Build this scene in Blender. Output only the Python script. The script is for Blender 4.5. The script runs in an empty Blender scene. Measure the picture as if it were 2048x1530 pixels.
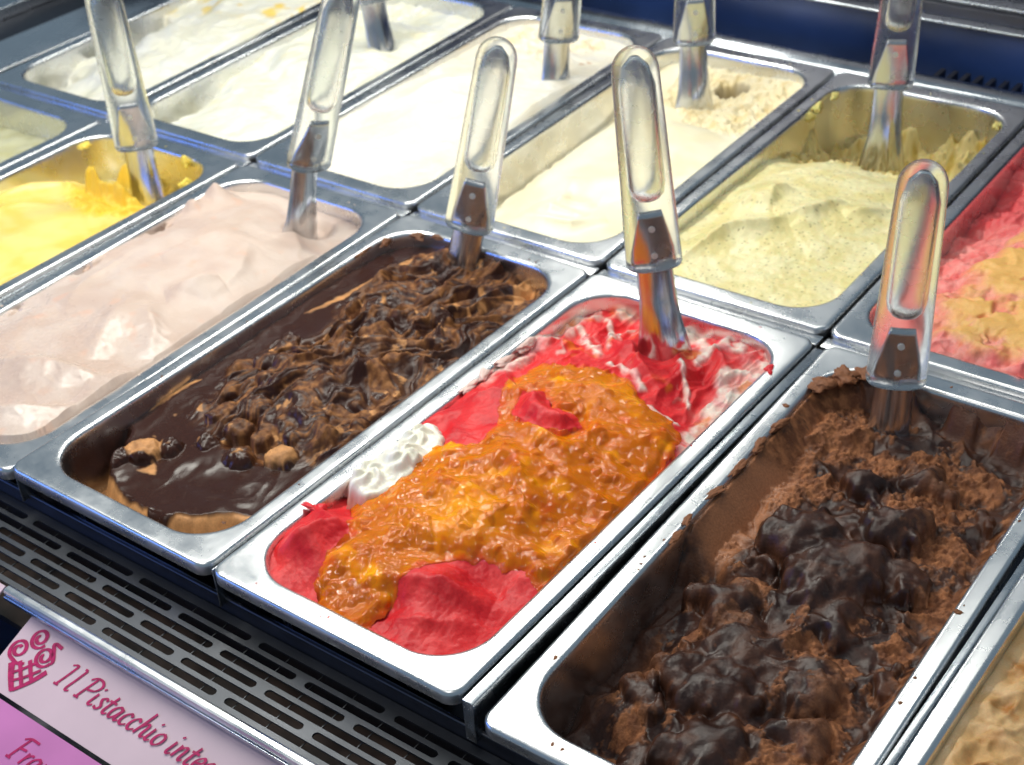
import bpy, bmesh, math
import numpy as np
from mathutils import Matrix, Vector

S = bpy.context.scene
COL = S.collection
R = math.radians

# ------------------------------------------------------------------ camera
CAM = Vector((0.68531, -0.3661, 0.515))
RM = [[0.799204, 0.597678, -0.063663], [0.294235, -0.481391, -0.825645], [-0.524117, 0.641127, -0.560587]]
cd = bpy.data.cameras.new("camera")
cd.sensor_width = 36.0
cd.lens = 36.0 * 2996.8 / 2048.0
cd.clip_start, cd.clip_end = 0.01, 50
cd.dof.use_dof = True
cd.dof.focus_distance = 0.74
cd.dof.aperture_fstop = 15.0
co = bpy.data.objects.new("camera", cd)
m = Matrix.Identity(4)
for i in range(3):
    m[i][0] = RM[0][i]; m[i][1] = -RM[1][i]; m[i][2] = -RM[2][i]; m[i][3] = CAM[i]
co.matrix_world = m
COL.objects.link(co)
S.camera = co

# ------------------------------------------------------------------ world, lamps, exposure
W = bpy.data.worlds.new("World"); S.world = W; W.use_nodes = True
bg = W.node_tree.nodes["Background"]
bg.inputs[0].default_value = (0.43, 0.60, 0.76, 1); bg.inputs[1].default_value = 0.37

def lamp(name, loc, target, sx, sy, power, col):
    l = bpy.data.lights.new(name, 'AREA'); l.shape = 'RECTANGLE'; l.size = sx; l.size_y = sy
    l.energy = power; l.color = col
    o = bpy.data.objects.new(name, l); COL.objects.link(o); o.location = loc
    d = Vector(target) - Vector(loc)
    o.rotation_euler = d.to_track_quat('-Z', 'Y').to_euler()
    return o
# tube lamp under the canopy of the case, above the row boundary
lamp("canopy_lamp", (-0.16, 0.46, 0.62), (-0.12, 0.46, 0), 1.25, 0.055, 7.2, (1.0, 0.985, 0.90))
lamp("canopy_lamp_front", (0.0, 0.27, 0.62), (0.02, 0.25, 0), 1.15, 0.045, 2.8, (1.0, 0.985, 0.90))
# ceiling lamp of the shop on the customers' side
lamp("ceiling_lamp", (0.25, -0.75, 1.9), (0.2, 0.2, 0), 0.35, 0.18, 7, (1.0, 0.95, 0.88))
# added blue lamp, unseen, for blue reflections on blades and pan lips
lamp("blue_reflection_lamp", (-0.80, -0.55, 0.24), (0.1, 0.35, 0.05), 0.9, 0.14, 2.8, (0.10, 0.25, 1.0))

S.view_settings.view_transform = 'Standard'
S.view_settings.look = 'None'
S.view_settings.exposure = 0.0
S.view_settings.gamma = 1.0
S.render.engine = 'CYCLES'
S.cycles.use_denoising = True
S.cycles.max_bounces = 10
S.cycles.transmission_bounces = 10
S.cycles.caustics_refractive = True
S.cycles.sample_clamp_indirect = 4.0
S.cycles.blur_glossy = 0.5

# ------------------------------------------------------------------ object helpers
def tag(o, label=None, cat=None, group=None, kind=None):
    if label: o["label"] = label
    if cat: o["category"] = cat
    if group: o["group"] = group
    if kind: o["kind"] = kind
    return o

def link(name, me, mat=None, parent=None, loc=None):
    o = bpy.data.objects.new(name, me); COL.objects.link(o)
    if mat is not None:
        me.materials.append(mat)
    if parent is not None: o.parent = parent
    if loc is not None: o.location = loc
    return o

def empty(name, loc=(0, 0, 0), rot=(0, 0, 0)):
    o = bpy.data.objects.new(name, None); COL.objects.link(o)
    o.location = loc; o.rotation_euler = rot; o.empty_display_size = 0.02
    return o

def mesh_np(name, V, F, smooth=True):
    """V (n,3), F (m,4) or (m,3) index array"""
    me = bpy.data.meshes.new(name)
    V = np.asarray(V, np.float32); F = np.asarray(F, np.int32)
    k = F.shape[1]
    me.vertices.add(len(V)); me.vertices.foreach_set("co", V.ravel())
    me.loops.add(F.size); me.loops.foreach_set("vertex_index", F.ravel())
    me.polygons.add(len(F))
    me.polygons.foreach_set("loop_start", np.arange(0, F.size, k, dtype=np.int32))
    me.polygons.foreach_set("loop_total", np.full(len(F), k, np.int32))
    me.polygons.foreach_set("use_smooth", np.full(len(F), smooth, bool))
    me.update(calc_edges=True); me.validate()
    return me

def mesh_py(name, V, F, smooth=False):
    me = bpy.data.meshes.new(name); me.from_pydata([tuple(v) for v in V], [], [tuple(f) for f in F]); me.update()
    if smooth:
        me.polygons.foreach_set("use_smooth", np.ones(len(me.polygons), bool))
    return me

def box_mesh(name, x0, y0, z0, x1, y1, z1, bev=0.0):
    bm = bmesh.new()
    bmesh.ops.create_cube(bm, size=1)
    for v in bm.verts:
        v.co = Vector(((x0 + x1) / 2 + v.co.x * (x1 - x0), (y0 + y1) / 2 + v.co.y * (y1 - y0), (z0 + z1) / 2 + v.co.z * (z1 - z0)))
    if bev > 0:
        bmesh.ops.bevel(bm, geom=bm.edges[:], offset=bev, segments=3, affect='EDGES', profile=0.5)
    me = bpy.data.meshes.new(name); bm.to_mesh(me); bm.free()
    if bev > 0:
        me.polygons.foreach_set("use_smooth", np.ones(len(me.polygons), bool))
    return me

# ------------------------------------------------------------------ materials
def new_mat(name):
    mt = bpy.data.materials.new(name); mt.use_nodes = True
    nt = mt.node_tree
    return mt, nt, nt.nodes["Principled BSDF"]

def steel(name, base, r0, r1, scl, streak=(1, 1, 1), bump=0.02, smudge=0.5):
    mt, nt, p = new_mat(name); N = nt.nodes; L = nt.links
    tc = N.new("ShaderNodeTexCoord")
    mp = N.new("ShaderNodeMapping"); mp.inputs["Scale"].default_value = streak
    L.new(tc.outputs["Object"], mp.inputs["Vector"])
    n1 = N.new("ShaderNodeTexNoise"); n1.inputs["Scale"].default_value = scl; n1.inputs["Detail"].default_value = 4
    L.new(mp.outputs["Vector"], n1.inputs["Vector"])
    n2 = N.new("ShaderNodeTexNoise"); n2.inputs["Scale"].default_value = 22; n2.inputs["Detail"].default_value = 5
    n2.inputs["Roughness"].default_value = 0.65
    L.new(tc.outputs["Object"], n2.inputs["Vector"])
    mr = N.new("ShaderNodeMapRange"); mr.inputs[1].default_value = 0.35; mr.inputs[2].default_value = 0.7
    mr.inputs[3].default_value = r0; mr.inputs[4].default_value = r1
    L.new(n2.outputs["Fac"], mr.inputs[0]); L.new(mr.outputs[0], p.inputs["Roughness"])
    cr = N.new("ShaderNodeValToRGB"); cr.color_ramp.elements[0].position = 0.3; cr.color_ramp.elements[1].position = 0.75
    cr.color_ramp.elements[0].color = (*[c * (1 - 0.25 * smudge) for c in base], 1); cr.color_ramp.elements[1].color = (*base, 1)
    L.new(n2.outputs["Fac"], cr.inputs[0]); L.new(cr.outputs[0], p.inputs["Base Color"])
    b = N.new("ShaderNodeBump"); b.inputs["Strength"].default_value = bump; b.inputs["Distance"].default_value = 0.001
    L.new(n1.outputs["Fac"], b.inputs["Height"]); L.new(b.outputs[0], p.inputs["Normal"])
    p.inputs["Metallic"].default_value = 1
    return mt

M_PAN = steel("pan_steel", (0.76, 0.765, 0.77), 0.21, 0.36, 420, (1, 0.12, 1), 0.025, 0.4)
M_BLADE = steel("blade_steel", (0.66, 0.67, 0.69), 0.10, 0.24, 700, (1, 1, 0.04), 0.05)
M_GRILLE = steel("grille_steel", (0.10, 0.105, 0.115), 0.42, 0.55, 600, (0.05, 1, 1), 0.05)
M_TRIM = steel("trim_steel", (0.88, 0.88, 0.88), 0.22, 0.36, 600, (0.03, 1, 1), 0.08)
M_DARKSTEEL = steel("well_steel", (0.10, 0.10, 0.115), 0.35, 0.5, 300, (0.05, 1, 1), 0.05)
M_RAIL = steel("rail_steel", (0.50, 0.53, 0.56), 0.2, 0.35, 600, (0.03, 1, 1), 0.05)

def plain(name, col, rough, spec=0.5, metal=0.0, nscale=None, nvar=0.15):
    mt, nt, p = new_mat(name); N = nt.nodes; L = nt.links
    p.inputs["Roughness"].default_value = rough; p.inputs["Metallic"].default_value = metal
    p.inputs["Specular IOR Level"].default_value = spec
    tc = N.new("ShaderNodeTexCoord"); n = N.new("ShaderNodeTexNoise"); n.inputs["Scale"].default_value = nscale or 40
    n.inputs["Detail"].default_value = 4
    L.new(tc.outputs["Object"], n.inputs["Vector"])
    cr = N.new("ShaderNodeValToRGB")
    cr.color_ramp.elements[0].color = (*[c * (1 - nvar) for c in col], 1); cr.color_ramp.elements[1].color = (*[min(1, c * (1 + nvar)) for c in col], 1)
    cr.color_ramp.elements[0].position = 0.3; cr.color_ramp.elements[1].position = 0.7
    L.new(n.outputs["Fac"], cr.inputs[0]); L.new(cr.outputs[0], p.inputs["Base Color"])
    return mt

M_BLUE = plain("blue_panel", (0.014, 0.032, 0.105), 0.3, 0.5, 0.0, 9, 0.5)
M_DARK = plain("dark_plastic", (0.02, 0.02, 0.024), 0.45)
M_BROWN = plain("drain_floor", (0.035, 0.02, 0.014), 0.6, 0.4, 0, 30, 0.9)
M_CARD = plain("card_pale", (0.62, 0.46, 0.51), 0.45, 0.4, 0, 25, 0.05)
M_CARD2 = plain("card_magenta", (0.55, 0.18, 0.42), 0.45, 0.4, 0, 25, 0.08)
M_INK = plain("card_ink", (0.42, 0.012, 0.10), 0.5, 0.3, 0, 300, 0.25)

def acrylic():
    mt, nt, p = new_mat("clear_acrylic"); N = nt.nodes; L = nt.links
    p.inputs["Base Color"].default_value = (0.965, 0.975, 0.96, 1)
    p.inputs["Transmission Weight"].default_value = 0.97
    p.inputs["IOR"].default_value = 1.27
    tc = N.new("ShaderNodeTexCoord"); n = N.new("ShaderNodeTexNoise"); n.inputs["Scale"].default_value = 45; n.inputs["Detail"].default_value = 5
    L.new(tc.outputs["Object"], n.inputs["Vector"])
    mr = N.new("ShaderNodeMapRange"); mr.inputs[1].default_value = 0.3; mr.inputs[2].default_value = 0.75
    mr.inputs[3].default_value = 0.16; mr.inputs[4].default_value = 0.34
    L.new(n.outputs["Fac"], mr.inputs[0]); L.new(mr.outputs[0], p.inputs["Roughness"])
    return mt
M_ACR = acrylic()

def gelato_mat(name, sss=0.25, sssr=(1.0, 0.5, 0.3), sscale=0.004, bscale=900, bstr=0.25, bdist=0.0006, spec=0.5, cvar=0.10, rbump=False):
    mt, nt, p = new_mat(name); N = nt.nodes; L = nt.links
    a = N.new("ShaderNodeAttribute"); a.attribute_name = "col"
    r = N.new("ShaderNodeAttribute"); r.attribute_name = "rough"
    tc = N.new("ShaderNodeTexCoord")
    n = N.new("ShaderNodeTexNoise"); n.inputs["Scale"].default_value = bscale; n.inputs["Detail"].default_value = 5
    n.inputs["Roughness"].default_value = 0.6
    L.new(tc.outputs["Object"], n.inputs["Vector"])
    mr = N.new("ShaderNodeMapRange"); mr.inputs[1].default_value = 0.25; mr.inputs[2].default_value = 0.75
    mr.inputs[3].default_value = 1 - cvar; mr.inputs[4].default_value = 1 + cvar
    L.new(n.outputs["Fac"], mr.inputs[0])
    mx = N.new("ShaderNodeVectorMath"); mx.operation = 'SCALE'
    L.new(a.outputs["Color"], mx.inputs[0]); L.new(mr.outputs[0], mx.inputs["Scale"])
    L.new(mx.outputs[0], p.inputs["Base Color"])
    L.new(r.outputs["Fac"], p.inputs["Roughness"])
    b = N.new("ShaderNodeBump"); b.inputs["Strength"].default_value = bstr; b.inputs["Distance"].default_value = bdist
    L.new(n.outputs["Fac"], b.inputs["Height"]); L.new(b.outputs[0], p.inputs["Normal"])
    if rbump:
        br = N.new("ShaderNodeMapRange"); br.inputs[1].default_value = 0.15; br.inputs[2].default_value = 0.6
        br.inputs[3].default_value = bstr * 0.08; br.inputs[4].default_value = bstr
        L.new(r.outputs["Fac"], br.inputs[0]); L.new(br.outputs[0], b.inputs["Strength"])
    p.inputs["Specular IOR Level"].default_value = spec
    p.inputs["Subsurface Weight"].default_value = sss
    p.inputs["Subsurface Radius"].default_value = sssr
    p.inputs["Subsurface Scale"].default_value = sscale
    return mt

M_CREAMY = gelato_mat("creamy_gelato", 0.15, (1, 0.8, 0.55), 0.003, 900, 0.16, 0.0005, 0.45, 0.03)
M_SORBET = gelato_mat("sorbet", 0.2, (1, 0.2, 0.12), 0.003, 900, 0.22, 0.0006, 0.35, 0.10)
def wet(mt, scale, strength, dist, rough, weight=1.0):
    """clear wet film with its own fine ripples, for small glints"""
    nt = mt.node_tree; N = nt.nodes; L = nt.links; p = N["Principled BSDF"]
    tc = N.new("ShaderNodeTexCoord"); n = N.new("ShaderNodeTexNoise"); n.inputs["Scale"].default_value = scale; n.inputs["Detail"].default_value = 0.6
    n.inputs["Distortion"].default_value = 0.8
    L.new(tc.outputs["Object"], n.inputs["Vector"])
    bu = N.new("ShaderNodeBump"); bu.inputs["Strength"].default_value = strength; bu.inputs["Distance"].default_value = dist
    L.new(n.outputs["Fac"], bu.inputs["Height"]); L.new(bu.outputs[0], p.inputs["Coat Normal"])
    p.inputs["Coat Weight"].default_value = weight; p.inputs["Coat Roughness"].default_value = rough; p.inputs["Coat IOR"].default_value = 1.45
    return mt
M_SAUCE = wet(gelato_mat("fruit_sauce", 0.7, (1, 0.30, 0.03), 0.006, 200, 0.05, 0.001, 0.0, 0.05), 215, 0.8, 0.0022, 0.0, 0.8)
M_CHOC = gelato_mat("chocolate", 0.0, (1, 0.5, 0.3), 0.002, 800, 0.40, 0.0006, 0.32, 0.2, True)
M_CRUMB = gelato_mat("crumbly_chocolate", 0.0, (1, 0.5, 0.3), 0.002, 700, 0.7, 0.0009, 0.4, 0.25, True)

# ------------------------------------------------------------------ noise toolbox (numpy)
def _h(ix, iy, seed):
    a = (ix.astype(np.int64) * 374761393 + iy.astype(np.int64) * 668265263 + seed * 1442695041) & 0xFFFFFFFF
    a = ((a ^ (a >> 13)) * 1274126177) & 0xFFFFFFFF
    a = (a ^ (a >> 16)) & 0xFFFFFFFF
    return a
def perlin(x, y, seed=0):
    ix = np.floor(x); iy = np.floor(y); fx = x - ix; fy = y - iy
    u = fx * fx * fx * (fx * (fx * 6 - 15) + 10); v = fy * fy * fy * (fy * (fy * 6 - 15) + 10)
    def g(dx, dy):
        a = _h(ix + dx, iy + dy, seed) / 4294967296.0 * 2 * np.pi
        return np.cos(a) * (fx - dx) + np.sin(a) * (fy - dy)
    a = g(0, 0) + u * (g(1, 0) - g(0, 0)); b = g(0, 1) + u * (g(1, 1) - g(0, 1))
    return (a + v * (b - a)) * 1.5
def fbm(x, y, s, o=4, seed=0, gain=0.5):
    r = 0; a = 1.0; f = 1.0 / s; t = 0
    for i in range(o):
        r = r + a * perlin(x * f + 17.3 * i, y * f - 9.1 * i, seed + i * 31); t += a; a *= gain; f *= 2.03
    return r / t
def ridge(x, y, s, o=4, seed=0, gain=0.5):
    r = 0; a = 1.0; f = 1.0 / s; t = 0
    for i in range(o):
        r = r + a * (1 - np.abs(perlin(x * f + 7.7 * i, y * f + 3.3 * i, seed + i * 31)) * 1.6); t += a; a *= gain; f *= 2.1
    return r / t
def worley(x, y, s, seed=0):
    x = x / s; y = y / s; ix = np.floor(x); iy = np.floor(y)
    d1 = np.full(x.shape, 9.0); d2 = d1.copy(); idv = np.zeros(x.shape)
    for dx in (-1, 0, 1):
        for dy in (-1, 0, 1):
            cx = ix + dx; cy = iy + dy
            h1 = _h(cx, cy, seed) / 4294967296.0; h2 = _h(cx, cy, seed + 77) / 4294967296.0
            d = np.hypot(x - cx - h1, y - cy - h2)
            n = d < d1
            d2 = np.where(n, d1, np.minimum(d2, d)); idv = np.where(n, _h(cx, cy, seed + 5) / 4294967296.0, idv); d1 = np.where(n, d, d1)
    return d1, d2, idv
def ss(a, b, x):
    t = np.clip((x - a) / (b - a), 0, 1); return t * t * (3 - 2 * t)
def mix(a, b, t):
    return a + (b - a) * t
def cmix(A, B, t):
    A = np.asarray(A, float); B = np.asarray(B, float)
    return A + (B - A) * t[..., None]
def ctrl(x, y, pts, sg=28):
    n = 0; d = 1e-9
    for px, py, pz in pts:
        w = np.exp(-((x - px) ** 2 + (y - py) ** 2) / (2 * sg * sg)) + 1e-7
        n = n + w * pz; d = d + w
    return n / d
def polydist(x, y, P, closed=False):
    """distance to polyline, and signed side (positive = left of travel), and param"""
    P = np.asarray(P, float); n = len(P)
    best = np.full(x.shape, 1e9); side = np.zeros(x.shape); par = np.zeros(x.shape)
    rng = range(n if closed else n - 1)
    for i in rng:
        a = P[i]; b = P[(i + 1) % n]; d = b - a; l2 = d @ d + 1e-12
        tr = ((x - a[0]) * d[0] + (y - a[1]) * d[1]) / l2; t = np.clip(tr, 0, 1)
        dd = np.hypot(x - a[0] - t * d[0], y - a[1] - t * d[1])
        s = d[0] * (y - a[1]) - d[1] * (x - a[0])
        k = dd < best
        best = np.where(k, dd, best); side = np.where(k, np.sign(s), side); par = np.where(k, (i + t) / max(1, (n - 1)), par)
    return best, side, par
def inside(x, y, P):
    P = np.asarray(P, float); c = np.zeros(x.shape, bool); n = len(P)
    for i in range(n):
        x1, y1 = P[i]; x2, y2 = P[(i + 1) % n]
        k = ((y1 > y) != (y2 > y)) & (x < (x2 - x1) * (y - y1) / (y2 - y1 + 1e-12) + x1)
        c ^= k
    return c
def sdpoly(x, y, P):
    d, _, _ = polydist(x, y, P, True)
    return np.where(inside(x, y, P), d, -d)          # positive inside
def fold(x, y, P, amp, wl, wr, smooth=1.6):
    """spatula stroke: crest along P, gentle fall on the left (wl), steep fall on the right (wr)"""
    d, s, t = polydist(x, y, P)
    e = np.sin(np.clip(t, 0, 1) * np.pi) ** 0.8
    w = np.where(s > 0, wl, wr * 1.25)
    return amp * e * np.exp(-(np.sqrt(d * d + smooth * smooth) - smooth) / w)
LK = 1.6
def lumps(x, y, z, L):
    """raise z with rounded lumps (cx, cy, top z, radius)"""
    for cx, cy, cz, r in L:
        g0 = z[np.argmin(np.abs(y[:, 0] - cy)), np.argmin(np.abs(x[0] - cx))]
        cz = min(cz, g0 + 0.85 * r)
        q = r * r - (x - cx) ** 2 - (y - cy) ** 2
        c = cz - r * 0.8 + np.sqrt(np.maximum(q, 0)) * 0.8
        h = np.clip(0.5 + (c - z) / (2 * LK), 0, 1)
        z = np.where(q > 0, z + (c - z) * h + LK * h * (1 - h), z)
    return z
OX0, OX1, OY0, OY1, ORAD = 13.0, 157.0, 12.0, 346.0, 31.0
def walldist(x, y):
    cx, cy = (OX0 + OX1) / 2, (OY0 + OY1) / 2
    hx, hy = (OX1 - OX0) / 2 - ORAD, (OY1 - OY0) / 2 - ORAD
    qx = np.abs(x - cx) - hx; qy = np.abs(y - cy) - hy
    o = np.hypot(np.maximum(qx, 0), np.maximum(qy, 0)) + np.minimum(np.maximum(qx, qy), 0) - ORAD
    return -o                                          # positive inside the opening

def grid(res, x0=OX0 - 1, x1=OX1 + 1, y0=OY0 - 1, y1=OY1 + 1):
    nx = int((x1 - x0) / res) + 1; ny = int((y1 - y0) / res) + 1
    return np.meshgrid(np.linspace(x0, x1, nx), np.linspace(y0, y1, ny))

def sheet(name, x, y, z, col, rough, keep, mat, parent, mm=0.001):
    ny, nx = x.shape
    idx = -np.ones(x.size, np.int64); k = keep.ravel()
    f = keep[:-1, :-1] & keep[1:, :-1] & keep[:-1, 1:] & keep[1:, 1:]
    used = np.zeros_like(keep)
    used[:-1, :-1] |= f; used[1:, :-1] |= f; used[:-1, 1:] |= f; used[1:, 1:] |= f
    k = used.ravel(); idx[k] = np.arange(k.sum())
    I = idx.reshape(ny, nx)
    F = np.stack([I[:-1, :-1][f], I[:-1, 1:][f], I[1:, 1:][f], I[1:, :-1][f]], 1)
    V = np.stack([x.ravel()[k], y.ravel()[k], z.ravel()[k]], 1) * mm
    me = mesh_np(name, V, F)
    c = np.ones((k.sum(), 4), np.float32); c[:, :3] = np.clip(col.reshape(-1, 3)[k], 0, 1)
    at = me.attributes.new("col", 'FLOAT_COLOR', 'POINT'); at.data.foreach_set("color", c.ravel())
    at = me.attributes.new("rough", 'FLOAT', 'POINT'); at.data.foreach_set("value", np.broadcast_to(rough, x.shape).ravel()[k].astype(np.float32))
    return link(name, me, mat, parent)

def damp(z, res, k=1.5):
    """weaker fine relief where the surface is steep"""
    gy, gx = np.gradient(z, res)
    return 1 / (1 + k * (gx * gx + gy * gy))

# ------------------------------------------------------------------ the steel pans
PW, PL, GAP = 0.170, 0.35875, 0.01349
def rrect(x0, y0, x1, y1, r, n=8):
    pts = []
    for cx, cy, a0 in ((x1 - r, y0 + r, -90), (x1 - r, y1 - r, 0), (x0 + r, y1 - r, 90), (x0 + r, y0 + r, 180)):
        for i in range(n + 1):
            a = R(a0 + 90 * i / n); pts.append((cx + r * math.cos(a), cy + r * math.sin(a)))
    return pts
def loft(loops, cap=False):
    V = []; F = []; n = len(loops[0][0])
    for pts, z in loops:
        V += [(p[0], p[1], z) for p in pts]
    for a in range(len(loops) - 1):
        for i in range(n):
            j = (i + 1) % n
            F.append((a * n + i, a * n + j, (a + 1) * n + j, (a + 1) * n + i))
    if cap:
        F.append(tuple((len(loops) - 1) * n + i for i in range(n)))
    return V, F
def pan_mesh():
    L = []
    def O(off, z, r=6.0):      # outer outline, offset outwards
        L.append(([(a / 1000, b / 1000) for a, b in rrect(4 - off, 0 - off, 166 + -0 + off, 358.75 + off, r + off, 12)], z / 1000))
    def I(off, z, r=ORAD):     # opening outline, offset inwards
        L.append(([(a / 1000, b / 1000) for a, b in rrect(OX0 + off, OY0 + off, OX1 - off, OY1 - off, max(4, r - off * 0.6), 12)], z / 1000))
    O(1.6, -8.4); O(2.5, -8.3); O(2.8, -7.6); O(2.8, -2.4); O(2.6, -1.4); O(2.0, -0.6); O(1.2, -0.12); O(0.3, 0); O(-1.2, 0)
    I(-3.4, -0.05, ORAD); I(-2.4, -0.12, ORAD); I(-1.2, -0.6, ORAD); I(-0.4, -1.6, ORAD); I(0, -3.2, ORAD); I(0.3, -6)
    I(4.0, -110); I(5.5, -116); I(9, -119.5); I(16, -120)
    V, F = loft(L, True)
    me = mesh_py("pan_shell", V, F, True)
    return me
PAN = pan_mesh()
PAN.materials.append(M_PAN)

def pan_tf(k, row, dx=0.0, front=0.0, back=0.0, dz=0.0, yaw=0.0):
    y = 0.0 if row == 0 else PL + GAP
    z0 = dz + front; tilt = math.atan2(back - front, PL)
    return (k * PW + dx, y, (0.0 if row == 0 else 0.0013) + z0), (tilt, 0, yaw)
TF = {
 'olive': pan_tf(-3, 0), 'yellow': pan_tf(-2, 0), 'rose': pan_tf(-1, 0, front=-0.006), 'hazel': pan_tf(0, 0), 'berry': pan_tf(1, 0),
 'dark': pan_tf(2, 0, dx=0.010, front=-0.008, yaw=0.012), 'caramel': pan_tf(3, 0, dx=0.012, front=-0.006),
 'vanilla': pan_tf(-3, 1, back=0.006, dx=-0.002, yaw=0.01), 'fior': pan_tf(-2, 1, back=0.006, yaw=0.01), 'cream': pan_tf(-1, 1, back=0.006, yaw=0.01),
 'nut': pan_tf(0, 1, back=0.006, yaw=0.01), 'pist': pan_tf(1, 1, back=0.006, yaw=0.01), 'pink': pan_tf(2, 1, back=0.006, yaw=0.01),
}
PANLABEL = {
 'olive': "steel pan at the left edge of the photo, only its right corner in view",
 'yellow': "steel pan holding the bright yellow gelato",
 'rose': "steel pan holding the smooth pale rose gelato",
 'hazel': "steel pan holding the caramel gelato under chocolate and nuts",
 'berry': "steel pan holding the red sorbet under orange sauce",
 'dark': "steel pan holding the dark chocolate gelato with brown smears on its rim",
 'caramel': "steel pan at the lower right corner holding caramel gelato",
 'vanilla': "steel pan in the back left corner holding white and yellow gelato",
 'fior': "back row steel pan of plain white gelato with a green grey handled spatula",
 'cream': "back row steel pan filled high with ivory white gelato",
 'nut': "back row steel pan of cream gelato with a hole at the back",
 'pist': "back row steel pan holding the pale green speckled gelato",
 'pink': "back row steel pan at the right edge holding pink and yellow gelato",
}
for k, (loc, rot) in TF.items():
    o = bpy.data.objects.new("gelato_pan", PAN); COL.objects.link(o)
    o.location = loc; o.rotation_euler = rot
    tag(o, PANLABEL[k], "pan", "steel gelato pans set in two rows")

# ------------------------------------------------------------------ gelato masses (heights in mm over the rim plane)
def gelato(key, label, res, fn, mat, group=None):
    loc, rot = TF[key]
    t = empty("gelato", loc, rot)
    tag(t, label, "gelato", group)
    x, y = grid(res)
    wd = walldist(x, y)
    z, c, r = fn(x, y, wd)
    lim = np.where(wd < 3.0, -2.2 - 2.0 * ss(3.0, 0.0, wd), 99)
    z = np.minimum(z, lim)
    sheet("surface", x, y, z, c, r, wd > -0.8 + 0.038 * np.maximum(-z, 0), mat, t)
    return t

def warp(x, y, s, a, seed=0):
    return x + a * fbm(x, y, s, 3, seed), y + a * fbm(x, y, s, 3, seed + 50)

# ---- raspberry sorbet under orange fruit sauce
SAUCE_P = [(20, 90), (39, 141), (46, 149), (63, 152), (56, 178), (42, 204), (28, 229), (34, 250), (66, 257), (85, 262), (103, 257), (122, 243), (138, 243), (154, 227), (162, 162), (162, 100), (155, 80), (143, 88), (130, 83), (118, 82), (106, 72), (100, 58), (97, 42), (101, 25), (96, 10), (86, 6), (62, 14), (52, 24), (47, 40), (48, 58), (33, 74)]
TONGUE = [(55, 208), (62, 188), (78, 182), (96, 186), (104, 196), (96, 201), (80, 200), (66, 212)]
def berry_base(x, y):
    z = ctrl(x, y, [(20, 20, -7), (60, 14, -10), (24, 44, 1), (14, 64, 3), (60, 40, 3), (100, 22, -10), (110, 50, -5), (140, 60, -9), (150, 40, -11), (18, 84, -20), (50, 90, 4), (90, 110, 8), (130, 110, 3), (152, 120, -8), (22, 122, 0), (45, 140, 5), (80, 160, 9), (120, 170, 6), (152, 180, -7), (24, 168, 1), (40, 190, 4), (85, 210, 8), (125, 220, 4), (18, 220, -5), (18, 260, -8), (60, 260, 2), (100, 270, 0), (140, 270, -8), (30, 310, -14), (80, 310, -10), (130, 310, -8), (80, 338, -15), (150, 250, -9)], 17)
    return z
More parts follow.
